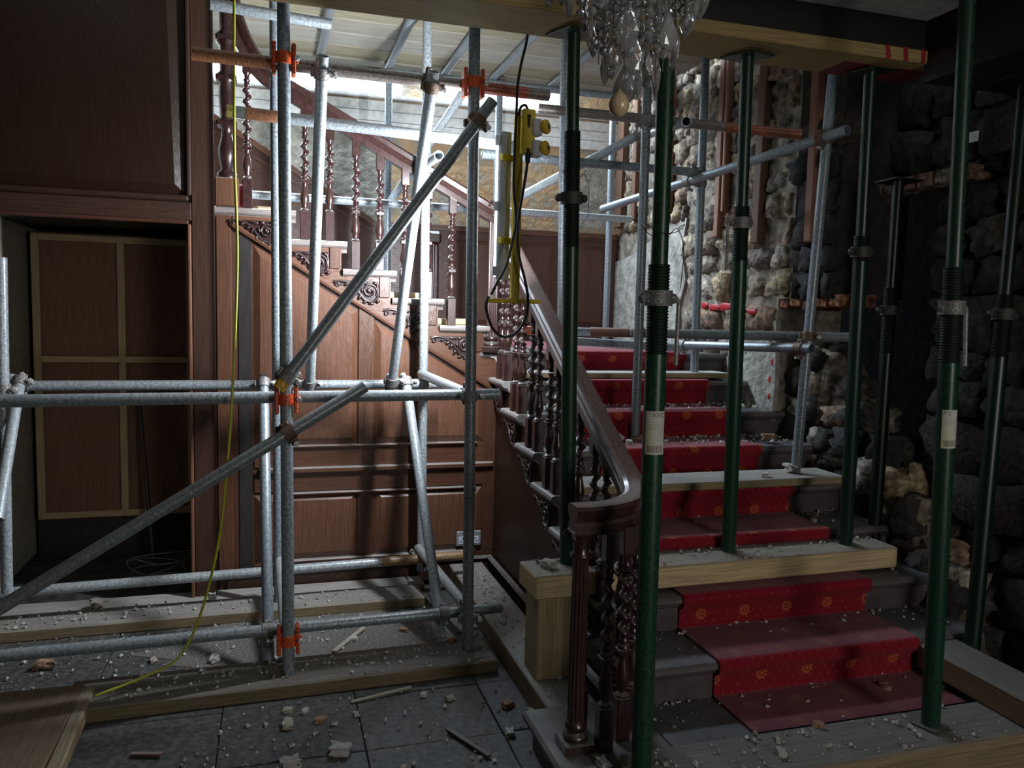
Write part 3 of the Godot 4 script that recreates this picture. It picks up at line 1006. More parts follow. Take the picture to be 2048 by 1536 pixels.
func rail(parent: Node3D, P: Array, dusty: float) -> void:
	var g := G.new()
	g.col = MAHOG * 1.3
	g.dusty = dusty
	g.dust = Color(0.30, 0.21, 0.18)
	g.sweep(G.curve(P, 6), RAIL)
	part("handrail", g.mesh(), M.polish, parent)

func newel(parent: Node3D, at: Vector3, h: float, r: float, flutes := 12) -> void:
	var o := holder("newel", parent, at)
	var g := G.new()
	g.col = MAHOG * 0.9
	g.dusty = 0.8
	g.dust = DUSTC * 0.6
	g.box(V(0, 0.016, 0), V(r * 3.7, 0.032, r * 3.7), 0.003)
	g.lathe([Vector2(r * 1.45, 0.032), Vector2(r * 1.5, 0.042), Vector2(r * 1.4, 0.052), Vector2(r * 1.05, 0.056), Vector2(r * 1.05, 0.064), Vector2(r * 1.3, 0.068), Vector2(r * 1.32, 0.08), Vector2(r * 1.1, 0.09), Vector2(r, 0.094)], 28)
	part("base", g.mesh(), M.polish, o)
	g = G.new()
	g.col = MAHOG * 1.5
	fluted(g, V(0, 0.092, 0), h - 0.092 - 0.10, r, flutes)
	part("shaft", g.mesh(), M.polish, o)
	g = G.new()
	g.col = MAHOG * 1.2
	g.dusty = 0.5
	g.dust = DUSTC * 0.5
	g.lathe([Vector2(r * 0.95, h - 0.10), Vector2(r * 1.25, h - 0.096), Vector2(r * 1.25, h - 0.086), Vector2(r * 0.95, h - 0.082), Vector2(r * 0.95, h - 0.05), Vector2(r * 1.2, h - 0.02)], 24)
	g.box(V(0, h - 0.014, 0), V(r * 2.6, 0.012, r * 2.6), 0.003)
	for sx in [-1, 1]:
		for sz in [-1, 1]:
			var sp := []
			for i in 12:
				var a := 1.2 - i * 0.5
				var rr := 0.012 * (1.0 - i / 14.0)
				var d := V(sx, 0, sz).normalized()
				sp.push_back(V(0, h - 0.03, 0) + d * (r * 1.65 + cos(a) * rr) + V(0, sin(a) * rr, 0))
			g.cord(sp, 0.006, 7, 2)
	part("capital", g.mesh(), M.polish, o)

func moulded_nosing(g: G, a: Vector3, b: Vector3) -> void:
	# half round with a cove under it, standing out to the side of travel's right
	g.sweep([a, b], [Vector2(-0.03, -0.06), Vector2(0.0, -0.06), Vector2(0.006, -0.045), Vector2(0.016, -0.036), Vector2(0.03, -0.034), Vector2(0.04, -0.026), Vector2(0.043, -0.015), Vector2(0.038, -0.004), Vector2(0.028, 0.0), Vector2(-0.03, 0.0)])

func upper_flight() -> void:
	var o := thing("upper_staircase", "dark upper stair flight climbing over the oak panelling with carved tread ends", "staircase", V(1.184, 0, -4.40))
	var off := V(-1.184, 0, 4.40)
	for k in 5:
		var y := 1.465 + k * 0.1465
		var xr := 1.184 - k * 0.267
		var xl: float = xr - 0.30 if k < 4 else -1.4
		var g := G.new()
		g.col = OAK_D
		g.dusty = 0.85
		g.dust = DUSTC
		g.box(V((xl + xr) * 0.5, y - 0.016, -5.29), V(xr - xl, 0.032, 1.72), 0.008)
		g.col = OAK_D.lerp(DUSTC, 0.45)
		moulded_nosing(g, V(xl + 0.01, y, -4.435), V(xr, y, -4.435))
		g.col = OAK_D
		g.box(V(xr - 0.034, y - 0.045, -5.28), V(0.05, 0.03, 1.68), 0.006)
		part("tread", g.mesh(), M.oak_x, o, T(off))
		g = G.new()
		g.col = OAK_D * 1.1
		g.box(V(xr - 0.05, y - 0.09, -5.29), V(0.025, 0.115, 1.72), 0.003)
		g.box(V(xr - 0.065, y - 0.09, -4.428), V(0.055, 0.115, 0.03), 0.003)
		part("riser", g.mesh(), M.oak_y, o, T(off))
		part("carved_bracket", bracket(), M.polish, o, T(off + V(xr - 0.07, y - 0.06, -4.42)))
		if k < 4:
			for d in [0.093, 0.222]:
				var bx: float = xr - d
				var ry := 2.155 + (1.187 - bx) * 0.515
				baluster(o, off + V(bx, y, -4.43), ry - 0.09 - y)
	for bx in [0.023, -0.127]:
		var ry2: float = 2.745 if bx > 0.0 else 2.93
		baluster(o, off + V(bx, 2.051, -4.43), ry2 - 0.09 - 2.051)
	rail(o, [off + V(1.24, 2.13, -4.43), off + V(0.7, 2.406, -4.43), off + V(0.2, 2.663, -4.43), off + V(0.06, 2.735, -4.43), off + V(-0.03, 2.80, -4.43), off + V(-0.10, 2.91, -4.43), off + V(-0.145, 3.03, -4.43), off + V(-0.155, 3.1, -4.43)], 0.35)
	newel(o, off + V(1.205, 1.318, -4.43), 0.86, 0.033)
	# tall carved newel by the doorway wall
	var nb := holder("newel", o, off + V(-0.225, 2.051, -4.43))
	part("base_block", boxm(V(0.115, 0.145, 0.115), OAK, 0.006, 0.6, DUSTC), M.oak_y, nb, T(V(0, 0.0725, 0)))
	var g2 := G.new()
	g2.col = MAHOG * 0.8
	g2.lathe([Vector2(0.05, 0.145), Vector2(0.052, 0.17), Vector2(0.03, 0.19), Vector2(0.042, 0.25), Vector2(0.045, 0.29), Vector2(0.028, 0.36), Vector2(0.028, 0.40), Vector2(0.05, 0.41), Vector2(0.05, 0.43), Vector2(0.032, 0.45), Vector2(0.04, 0.56), Vector2(0.036, 0.62), Vector2(0.05, 0.63), Vector2(0.05, 0.66), Vector2(0.034, 0.68), Vector2(0.034, 0.80), Vector2(0.05, 0.82), Vector2(0.05, 0.86), Vector2(0.033, 0.88), Vector2(0.033, 1.05)], 20)
	for y in [0.42, 0.645, 0.84]:
		g2.box(V(0, y, 0), V(0.10, 0.03, 0.10), 0.008)
	part("shaft", g2.mesh(), M.polish, nb)

func lower_flight() -> void:
	var o := thing("lower_staircase", "broad grey painted lower stair flight with barley twist balusters and dusty treads", "staircase", V(1.24, 0, -2.2))
	var off := V(-1.24, 0, 2.2)
	var P := [Vector2(2.2, 0.0), Vector2(2.2, 0.115)]
	for k in 9:
		var y := 0.1465 * (k + 1)
		var zn := -2.18 if k == 0 else -2.46 - 0.2787 * (k - 1)
		var zr := -2.492 - 0.2787 * k if k < 8 else -6.14
		var g := G.new()
		g.col = GREYW * 1.2
		g.dusty = 0.8
		g.dust = C(0.12, 0.12, 0.122)
		if k == 8:
			g.box(V(1.20, y - 0.017, -5.2), V(0.14, 0.034, 1.58), 0.01)
		g.box(V(2.015, y - 0.017, (zn + zr) * 0.5 - 0.01), V(1.55, 0.034, zn - zr + 0.02), 0.01)
		g.dust = DUSTC * (0.5 if k < 3 else 1.1)
		if k > 0:
			g.col = GREYW.lerp(DUSTC, 0.1 + 0.08 * k)
			moulded_nosing(g, V(1.23, y, maxf(zr, -4.42)), V(1.23, y, zn))
		part("tread", g.mesh(), M.step_paint, o, T(off))
		if k < 8:
			g = G.new()
			g.col = C(0.088, 0.068, 0.07)
			g.box(V(2.02, y + 0.056, zr - 0.012), V(1.54, 0.115, 0.024), 0.003)
			g.col = C(0.07, 0.055, 0.055)
			g.box(V(2.02, y + 0.107, zr + 0.006), V(1.54, 0.018, 0.018), 0.006)
			part("riser", g.mesh(), M.step_paint, o, T(off))
			if k > 0:
				part("carved_bracket", bracket(), M.polish, o, T(off + V(1.215, y - 0.06, zn - 0.05), Basis(V(0, 0, 1), V(0, 1, 0), V(-1, 0, 0))))
		if k > 0 and k < 8:
			P.push_back(Vector2(-zn + 0.03, y - 0.18))
			P.push_back(Vector2(-zn + 0.03, y - 0.034))
	P.push_back(Vector2(4.445, 1.25))
	P.push_back(Vector2(4.445, 0.0))
	var s := G.new()
	s.col = OAK_D * 0.7
	s.prism(poly(P), 0.06, V(1.238, 0, 0), Basis(V(0, 0, -1), V(0, 1, 0), V(1, 0, 0)))
	part("string", s.mesh(), M.dark_wood, o, T(off))
	s = G.new()
	s.col = GREYW
	s.prism(poly(P), 0.04, V(2.76, 0, 0), Basis(V(0, 0, -1), V(0, 1, 0), V(1, 0, 0)))
	part("wall_string", s.mesh(), M.dark_wood, o, T(off))
	s = G.new()
	s.col = OAK_D
	s.dusty = 0.5
	s.dust = DUSTC
	s.sweep([V(1.232, 0.11, -2.62), V(1.232, 1.0, -4.38)], [Vector2(-0.004, -0.012), Vector2(0.004, -0.012), Vector2(0.006, 0.0), Vector2(0.004, 0.012), Vector2(-0.004, 0.012)])
	# plinth end of the bottom step
	var g3 := G.new()
	g3.col = GREYW * 1.2
	g3.dusty = 0.8
	g3.dust = C(0.2, 0.195, 0.19)
	g3.box(V(1.045, 0.1295, -2.375), V(0.41, 0.034, 0.40), 0.012)
	g3.col = GREYW * 0.6
	g3.box(V(1.065, 0.056, -2.385), V(0.37, 0.113, 0.36), 0.004)
	part("plinth_step", g3.mesh(), M.step_paint, o, T(off))
	for k in range(1, 8):
		var y := 0.1465 * (k + 1)
		var zn := -2.46 - 0.2787 * (k - 1)
		for d in [0.055, 0.165]:
			var ry := maxf(1.06 + 0.6 * (-2.70 - (zn - d)), 0.985)
			baluster(o, off + V(1.23, y, zn - d), ry - 0.09 - y)
	for q in [V(1.019, 0.1465, -2.262), V(1.10, 0.1465, -2.31), V(1.165, 0.1465, -2.375), V(1.21, 0.1465, -2.45), V(0.985, 0.1465, -2.40)]:
		baluster(o, off + q, 0.87 - 0.1465)
	newel(o, off + V(0.935, 0.1465, -2.30), 0.73, 0.028, 12)
	rail(o, [off + V(1.23, 2.06, -4.37), off + V(1.23, 1.66, -3.70), off + V(1.23, 1.30, -3.10), off + V(1.23, 1.10, -2.77), off + V(1.228, 1.02, -2.63), off + V(1.21, 0.975, -2.52), off + V(1.165, 0.958, -2.41), off + V(1.09, 0.953, -2.335), off + V(1.0, 0.952, -2.30), off + V(0.90, 0.952, -2.295)], 0.75)
	# plate on the string
	part("switch_plate", boxm(V(0.012, 0.075, 0.12), C(0.4, 0.4, 0.4), 0.003), M.steel, o, T(off + V(1.226, 0.655, -2.985)))

func runner() -> void:
	var o := thing("stair_carpet", "red stair runner with gold flower motifs laid down the lower flight", "carpet", V(2.0, 0.147, -2.2))
	var P := []       # (z, y, on a riser)
	P.push_back([-2.215, 0.158, 0])
	for k in 8:
		var y := 0.1465 * (k + 1)
		var zr := -2.492 - 0.2787 * k
		var zn := zr + 0.032
		P.push_back([zr + 0.03, y + 0.011, 0])
		P.push_back([zr + 0.012, y + 0.013, 0])
		P.push_back([zr + 0.010, y + 0.03, 1])
		P.push_back([zr + 0.013, y + 0.085, 1])
		P.push_back([zn + 0.012, y + 0.112, 1])
		P.push_back([zn + 0.016, y + 0.136, 1])
		P.push_back([zn + 0.010, y + 0.153, 1])
		P.push_back([zn - 0.006, y + 0.158, 0])
		P.push_back([zn - 0.025, y + 0.1585, 0])
	P.push_back([-5.0, 1.3295, 0])
	P.push_back([-5.9, 1.3295, 0])
	var g := G.new()
	var kind := 1
	var off := V(-2.0, -0.147, 2.2)
	var x0 := 1.552
	var x1 := 2.447
	var len := 0.0
	var nrm := []
	for i in P.size():
		var a: Array = P[maxi(i - 1, 0)]
		var b: Array = P[mini(i + 1, P.size() - 1)]
		var d := Vector2(b[0] - a[0], b[1] - a[1]).normalized()
		nrm.push_back(V(0, -d.x, d.y))
	for i in P.size() - 1:
		var a: Array = P[i]
		var b: Array = P[i + 1]
		var l2 := len + Vector2(b[0] - a[0], b[1] - a[1]).length()
		var now := 1 if (a[2] == 0 and b[2] == 0) else 0
		if now != kind:
			lay(o, g, kind)
			g = G.new()
			kind = now
		var cols := 8
		for j in cols:
			var xa := lerpf(x0, x1, float(j) / cols)
			var xb := lerpf(x0, x1, float(j + 1) / cols)
			var A := off + V(xa, a[1], a[0])
			var B := off + V(xb, a[1], a[0])
			var D := off + V(xb, b[1], b[0])
			var E := off + V(xa, b[1], b[0])
			g.tri(A, B, D, nrm[i], nrm[i], nrm[i + 1], Vector2(xa / 0.2, len / 0.3), Vector2(xb / 0.2, len / 0.3), Vector2(xb / 0.2, l2 / 0.3))
			g.tri(A, D, E, nrm[i], nrm[i + 1], nrm[i + 1], Vector2(xa / 0.2, len / 0.3), Vector2(xb / 0.2, l2 / 0.3), Vector2(xa / 0.2, l2 / 0.3))
		for x in [x0, x1]:
			var sg := -1.0 if x == x0 else 1.0
			g.quad(off + V(x, a[1], a[0]), off + V(x, b[1], b[0]), off + V(x, b[1], b[0]) - nrm[i + 1] * 0.011, off + V(x, a[1], a[0]) - nrm[i] * 0.011, V(sg, 0, 0), Vector2(0.4, 0.4), Vector2(0.4, 0.41), Vector2(0.41, 0.41), Vector2(0.41, 0.4))
		len = l2
	lay(o, g, kind)

func lay(o: Node3D, g: G, kind: int) -> void:
	part(["riser_nap", "trodden_nap"][kind], g.mesh(), [M.carpet, M.carpet_dusty][kind], o)

# ---------------------------------------------------------------- scaffold
var TUBES := [
	["S1", "dark steel front standard with three orange couplers up its height", V(0.037, 3.100, -3.280), V(0.057, 0.060, -3.256), "steel"],
	["S2", "dark steel standard beside the work light with one orange coupler at top", V(0.800, 3.100, -3.335), V(0.821, 0.060, -3.313), "steel_dark"],
	["S0", "short pale standard rising only to the mid ledger beside orange coupled standard", V(-0.046, 1.195, -4.070), V(-0.022, 0.060, -3.385), "steel"],
	["S1b", "thin standard behind the orange coupled one, close to the panelling", V(0.009, 2.997, -4.100), V(0.025, 0.030, -4.100), "steel"],
	["S4", "pale upright standard against the panelling, crossing both leaning braces", V(0.772, 3.199, -4.250), V(0.784, 0.110, -4.270), "steel_light"],
	["L1", "long upper ledger with orange painted ends under the boarded deck", V(-0.294, 2.492, -3.335), V(1.158, 2.497, -3.400), "steel_rust"],
	["L2", "guard rail tube with yellow taped end running behind the yellow cable", V(-0.181, 2.330, -3.500), V(1.046, 2.299, -3.560), "steel_light"],
	["LMB", "mid height ledger nearest the panelling, behind the front one", V(-1.315, 1.155, -4.140), V(0.897, 1.157, -4.160), "steel_light"],
	["LMF", "mid height front ledger ending beside the dusty baluster treads", V(-1.053, 1.177, -3.310), V(0.961, 1.184, -3.392), "steel"],
	["LMT", "short dusty transom linking the mid ledgers at the pale standard", V(0.758, 1.208, -4.200), V(0.829, 1.181, -3.470), "steel_light"],
	["LBB", "low ledger with rusty length along the foot of the panelling", V(-1.293, 0.194, -4.100), V(1.006, 0.214, -4.160), "steel_light"],
	["LBF", "low front ledger just above the floor boards", V(-1.100, 0.193, -3.360), V(1.002, 0.196, -3.410), "steel"],
	["TB1", "low transom running back beside orange coupled standard", V(0.026, 0.283, -4.160), V(0.046, 0.176, -3.460), "steel_light"],
	["TB2", "low transom running back towards the wall socket", V(0.753, 0.257, -4.200), V(0.871, 0.164, -3.480), "steel_light"],
	["S5", "leaning strut with open top between upper ledger and mid ledger", V(0.185, 2.518, -3.270), V(0.175, 1.141, -4.080), "steel_light"],
	["S3", "brightly lit leaning strut with open top beside the work light", V(0.623, 2.509, -3.280), V(0.582, 1.155, -4.080), "steel_light"],
	["S8", "leaning foot strut from mid ledger down to the floor boards", V(0.653, 1.199, -4.080), V(0.737, 0.060, -3.450), "steel_light"],
	["S9", "long dark raking brace with yellow cap at its lower end", V(0.873, 2.417, -3.280), V(0.019, 1.229, -3.200), "steel_dark"],
	["S10", "long dark raking brace across the doorway, cut end in mid air", V(0.354, 1.235, -3.235), V(-1.001, 0.427, -3.070), "steel_dark"],
	["SL1", "upright standard at the edge of the doorway scaffold", V(-1.136, 1.731, -4.000), V(-1.155, 0.230, -4.000), "steel_light"],
	["SL2", "sloping strut beside the doorway standard", V(-1.102, 1.187, -4.090), V(-1.067, 0.664, -3.600), "steel_light"],
	["LT", "upper short ledger under the deck meeting a dark transom", V(-0.261, 2.856, -3.850), V(0.259, 2.850, -3.900), "steel_light"],
	["S6", "far standard on the upper flight under the deck", V(0.720, 3.176, -5.330), V(0.722, 1.640, -5.330), "steel"],
	["S7", "farthest standard under the deck behind the work light", V(1.465, 3.175, -5.330), V(1.460, 1.330, -5.330), "steel"],
	["LDB", "back ledger carrying the deck transoms near the clerestory", V(-0.250, 3.050, -5.270), V(2.300, 3.065, -5.270), "steel"],
	["R5", "far guard rail along the back wall of the landing", V(-0.134, 2.198, -5.000), V(2.430, 2.223, -5.250), "steel_light"],
	["R4", "high rail with open end running behind the yellow work light", V(1.061, 2.380, -4.190), V(2.347, 2.377, -4.190), "steel"],
	["R3", "long rising brace ending open against the rubble wall", V(2.104, 2.248, -5.000), V(2.571, 2.433, -3.210), "steel"],
	["R2", "pale blue brace rising behind the nearest tall standard on the steps", V(1.421, 2.240, -4.600), V(1.871, 2.508, -3.940), "steel_light"],
	["R1", "dark crossing tube with blunt end below the chandelier", V(1.306, 2.590, -3.980), V(2.479, 2.449, -3.430), "steel_rust"],
	["R0", "short tube with open end pointing outwards above the stair carpet", V(1.916, 2.487, -3.550), V(2.090, 2.594, -4.300), "steel"],
	["R6a", "dark hand height ledger across the stair flight", V(1.649, 1.452, -4.020), V(2.738, 1.464, -3.300), "steel_dark"],
	["R6b", "pale ledger stub with orange ring behind the handrail", V(1.333, 1.449, -4.300), V(1.764, 1.445, -4.300), "steel_light"],
	["R6c", "dusty pale ledger just above the top carpeted riser", V(1.579, 1.397, -4.150), V(2.339, 1.360, -4.220), "steel_light"],
	["R6d", "lower ledger with open end beside red paint dabs", V(2.278, 1.382, -4.170), V(2.492, 1.409, -3.270), "steel"],
	["V1", "nearest tall standard on the steps with crusty couplers", V(1.840, 3.100, -3.840), V(1.848, 0.892, -3.839), "steel_dark"],
	["V2", "slender standard standing by the top carpeted riser", V(2.400, 3.100, -4.250), V(2.417, 1.208, -4.249), "steel"],
	["V3", "standard on the upper plank beside red paint dabs", V(2.600, 3.000, -3.360), V(2.497, 0.774, -3.350), "steel"],
	["V4", "far corner standard on the landing by the ochre plaster", V(2.450, 3.100, -5.680), V(2.450, 1.330, -5.680), "steel"],
	["LX", "tube end-on to view with bright open mouth beside the lit leaning strut", V(0.784, 2.308, -3.950), V(0.775, 2.335, -4.750), "steel_light"],
	["BX", "thin brace climbing behind the leaning strut towards the clerestory", V(0.721, 2.239, -5.150), V(1.036, 2.783, -4.500), "steel_light"],
	["V5", "pale standard half hidden behind the threaded green prop", V(1.445, 2.976, -4.000), V(1.490, 1.459, -4.050), "steel_light"],
]
var STEEL := {"steel": Color(0.29, 0.345, 0.38), "steel_light": Color(0.43, 0.49, 0.52), "steel_dark": Color(0.25, 0.285, 0.305), "steel_rust": Color(0.24, 0.21, 0.19)}
var ends := {}

func scaffold() -> void:
	var bands := {
		"L1": [[0.0, 0.2, C(0.30, 0.13, 0.06), "paint_band"], [0.78, 0.93, C(0.36, 0.075, 0.04), "paint_band"]],
		"L2": [[0.003, 0.02, C(0.70, 0.58, 0.12), "tape"], [0.06, 0.16, C(0.50, 0.22, 0.12), "paint_band"]],
		"S9": [[0.968, 1.0, C(0.72, 0.45, 0.04), "end_cap"]],
		"LBB": [[0.80, 1.0, C(0.42, 0.26, 0.13), "rust_band"]],
		"R1": [[0.72, 1.0, C(0.30, 0.10, 0.05), "paint_band"]],
		"R6b": [[0.05, 0.45, C(0.60, 0.13, 0.05), "paint_band"]],
		"R6a": [[0.0, 0.16, C(0.26, 0.13, 0.09), "rust_band"]],
	}
	for q in TUBES:
		var a: Vector3 = q[2]
		var b: Vector3 = q[3]
		ends[q[0]] = [a, b]
		var lo := b if b.y <= a.y else a
		var hi := a if b.y <= a.y else b
		var g := G.new()
		g.col = STEEL[q[4]]
		g.dusty = 0.35
		g.dust = DUSTC
		var bs := G.aim(hi - lo)
		var L := (hi - lo).length()
		# dusty side is judged in the world, so the mesh is shaped along its true line
		g.tube(V(0, 0, 0), hi - lo, 0.0242, 20, 0.0205)
		var o := one("scaffold_tube", g.mesh(), M.steel, q[1], "scaffold tube", lo, "galvanised scaffold tubes")
		for k in bands.get(q[0], []):
			var h := G.new()
			h.col = k[2]
			h.tube(a.lerp(b, k[0]) - lo, a.lerp(b, k[1]) - lo, 0.0247, 20, 0.0206)
			part(k[3], h.mesh(), M.paint, o)

var band_m: ArrayMesh
var bolt_m: ArrayMesh

func coupler(ka: String, kb: String, label: String, style := 0) -> void:
	var A: Array = ends[ka]
	var B: Array = ends[kb]
	var u: Vector3 = A[1] - A[0]
	var w: Vector3 = B[1] - B[0]
	var r: Vector3 = A[0] - B[0]
	var aa := u.dot(u); var bb := w.dot(w); var ab := u.dot(w)
	var den := aa * bb - ab * ab
	var s := clampf((ab * w.dot(r) - bb * u.dot(r)) / den, 0.02, 0.98)
	var t := clampf((aa * w.dot(r) - ab * u.dot(r)) / den, 0.02, 0.98)
	var pa: Vector3 = A[0] + u * s
	var pb: Vector3 = B[0] + w * t
	if band_m == null:
		var g := G.new()
		g.col = C(1, 1, 1)
		g.tube(V(0, -0.022, 0), V(0, 0.022, 0), 0.0305, 18, 0.0243)
		g.box(V(0.041, 0, 0), V(0.03, 0.03, 0.012), 0.004)
		g.box(V(-0.036, 0, 0), V(0.016, 0.034, 0.016), 0.004)
		band_m = g.mesh()
		g = G.new()
		g.tube(V(0, -0.035, 0), V(0, 0.03, 0), 0.006, 8)
		g.lathe([Vector2(0.0115, -0.03), Vector2(0.0115, -0.03), Vector2(0.0115, -0.018), Vector2(0.0115, -0.018)], 6)
		bolt_m = g.mesh()
	var cols := [C(0.42, 0.41, 0.40), C(0.62, 0.09, 0.025), C(0.24, 0.16, 0.11)]
	var o := thing("scaffold_coupler", label, "coupler", (pa + pb) * 0.5, "scaffold couplers")
	var m: StandardMaterial3D = coupler_mat(style, cols[style])
	var gap := pb - pa
	var face := gap.normalized() if gap.length() > 0.01 else u.cross(w).normalized()
	for e in [[pa, u], [pb, w]]:
		var y: Vector3 = e[1].normalized()
		var x := (y.cross(face)).normalized()
		var bs := Basis(x, y, x.cross(y).normalized())
		part("band", band_m, m, o, T(e[0] - o.position, bs))
		part("bolt", bolt_m, M.cast, o, T(e[0] - o.position + x * 0.048, G.aim(face)))
	if gap.length() > 0.06:
		var g := G.new()
		g.col = C(1, 1, 1)
		g.box(V(0, 0, 0), V(0.036, 0.036, maxf(gap.length() - 0.05, 0.01)), 0.005, Basis(u.normalized(), face.cross(u.normalized()).normalized(), face).orthonormalized())
		part("body", g.mesh(), m, o)
	if style == 1:
		var y := u.normalized()
		var x := y.cross(face).normalized()
		var bs := Basis(x, y, x.cross(y).normalized())
		for sg in [-1, 1]:
			part("plate", boxm(V(0.016, 0.118, 0.05), C(1, 1, 1), 0.004), m, o, T(pa - o.position + x * sg * 0.037 + face * 0.012, bs))

var coupler_mats := {}

func coupler_mat(k: int, c: Color) -> StandardMaterial3D:
	if not coupler_mats.has(k):
		var m: StandardMaterial3D = (M.paint if k == 1 else M.cast).duplicate()
		m.albedo_color = c.linear_to_srgb()
		coupler_mats[k] = m
	return coupler_mats[k]

func couplers() -> void:
	for q in [
		["S1", "L1", "orange plated coupler high up on the front standard under the deck", 1],
		["S2", "L1", "orange coupler above the open end of the raking brace", 1],
		["S1", "LMF", "orange coupler at mid height just under the yellow brace cap", 1],
		["S1", "LBF", "orange coupler low on the front standard near the floor boards", 1],
		["S2", "LMF", "clean galvanised coupler at mid height in front of the stair corner", 0],
		["S2", "LBF", "galvanised coupler near the floor beside the long dusty timber", 0],
		["S5", "L1", "coupler gripping the first open topped strut under the upper ledger", 0],
		["S3", "L1", "coupler with dark jaws on the brightly lit open topped strut", 2],
		["S9", "S2", "brown coupler holding the top of the long raking brace", 2],
		["S9", "S1", "shiny swivel coupler just above the yellow brace cap", 0],
		["S10", "S1", "rusty coupler holding the lower raking brace to the front standard", 2],
		["S5", "LMB", "coupler at the foot of the first leaning strut", 0],
		["S3", "LMB", "coupler at the foot of the brightly lit leaning strut", 0],
		["S8", "LMB", "coupler at the head of the slanting foot strut", 0],
		["S0", "LMB", "coupler where the short pale foot strut meets the mid ledger", 0],
		["S0", "LBF", "coupler low on the short pale foot strut", 0],
		["S4", "LMB", "coupler where the pale upright passes the mid ledger", 0],
		["S4", "LBB", "coupler at the rusty end of the low ledger", 2],
		["S8", "LBF", "bright coupler where the slanting foot strut crosses the low ledger", 0],
		["SL1", "LMB", "coupler on the doorway standard at mid height", 0],
		["SL2", "LMB", "pale coupler at the head of the sloping doorway strut", 0],
		["S6", "LDB", "coupler at the top of the far standard on the upper flight", 0],
		["S7", "LDB", "coupler at the top of the farthest standard behind the work light", 0],
		["V1", "R1", "crusty coupler on the nearest stair standard below the crystal ball", 0],
		["V1", "R2", "coupler where the pale blue brace meets the nearest stair standard", 0],
		["V1", "R6a", "coupler at hand height on the nearest stair standard", 0],
		["V3", "R6a", "coupler on the plank standard level with the red sprayed line", 2],
		["V3", "R6d", "ring coupler on the plank standard beside the tube end", 2],
		["V3", "R3", "rusty strap coupler on the long rising brace", 2],
		["V2", "R3", "pale coupler on the long rising brace near the stair wall", 0],
		["V2", "R4", "coupler where the high rail meets the slender standard", 0],
		["V2", "R6d", "round coupler on the slender standard just over the top riser", 0],
	]:
		coupler(q[0], q[1], q[2], q[3])

# ---------------------------------------------------------------- deck and header
func deck_and_header() -> void:
	var words := ["first", "second", "third", "fourth", "fifth", "sixth", "seventh", "eighth", "ninth", "tenth"]
	for k in 10:
		var z := -5.42 + k * 0.231
		var c: Color = [C(0.34, 0.315, 0.255), C(0.31, 0.275, 0.19), C(0.37, 0.35, 0.30)][k % 3]
		one("scaffold_board", boxm(V(3.2, 0.038, 0.222), c, 0.004), M.wood_x, "%s pale deck board out from the clerestory, seen from below" % words[k], "board", V(0.98 + 0.02 * sin(k * 2.0), 3.146, z), "deck boards overhead")
	var xs := [[0.282, -2.95, 0.015], [0.716, -2.95, -0.004], [1.083, -2.95, 0.0], [1.41, -2.95, 0.0], [1.824, -2.95, 0.0]]
	var who := ["dark transom under the deck where the short upper ledger ends", "deck transom ending at the far standard on the upper flight", "deck transom between the two struts with open tops and the work light", "deck transom nearest the hanging black cable", "deck transom over the landing behind the chandelier"]
	for k in 5:
		var g := G.new()
		g.col = STEEL["steel_dark"] if k == 0 else STEEL["steel"]
		g.tube(V(0, 0, 0), V(xs[k][2], 0, 2.4), 0.0242, 18, 0.0205)
		one("scaffold_tube", g.mesh(), M.steel, who[k], "scaffold tube", V(xs[k][0], 3.102, -5.36), "galvanised scaffold tubes")
	# header carried by the props
	var g := G.new()
	g.col = C(0.36, 0.26, 0.10)
	g.box(V(-0.4, 2.596, -2.79), V(6.0, 0.05, 0.25), 0.004)
	var hp := one("header_plank", g.mesh(), M.wood_x, "long yellowish header plank resting on the prop heads under the black beam", "plank", V(0, 0, 0))
	for k in 4:
		part("red_mark", boxm(V(0.02, 0.052, 0.002), C(0.30, 0.015, 0.02), 0.0), M.plain, hp, T(V(2.30 + k * 0.085, 2.596, -2.664), Basis(V(0, 0, 1), 0.2 - 0.1 * k)))
	part("red_mark", boxm(V(0.42, 0.002, 0.16), C(0.12, 0.008, 0.01), 0.0), M.plain, hp, T(V(2.38, 2.57, -2.83)))
	one("header_beam", boxm(V(2.15, 0.1, 0.2), PINE * 0.7, 0.004), M.wood_x, "timber bearer on the heads of the two foreground props", "beam", V(1.4, 2.69, -2.05))

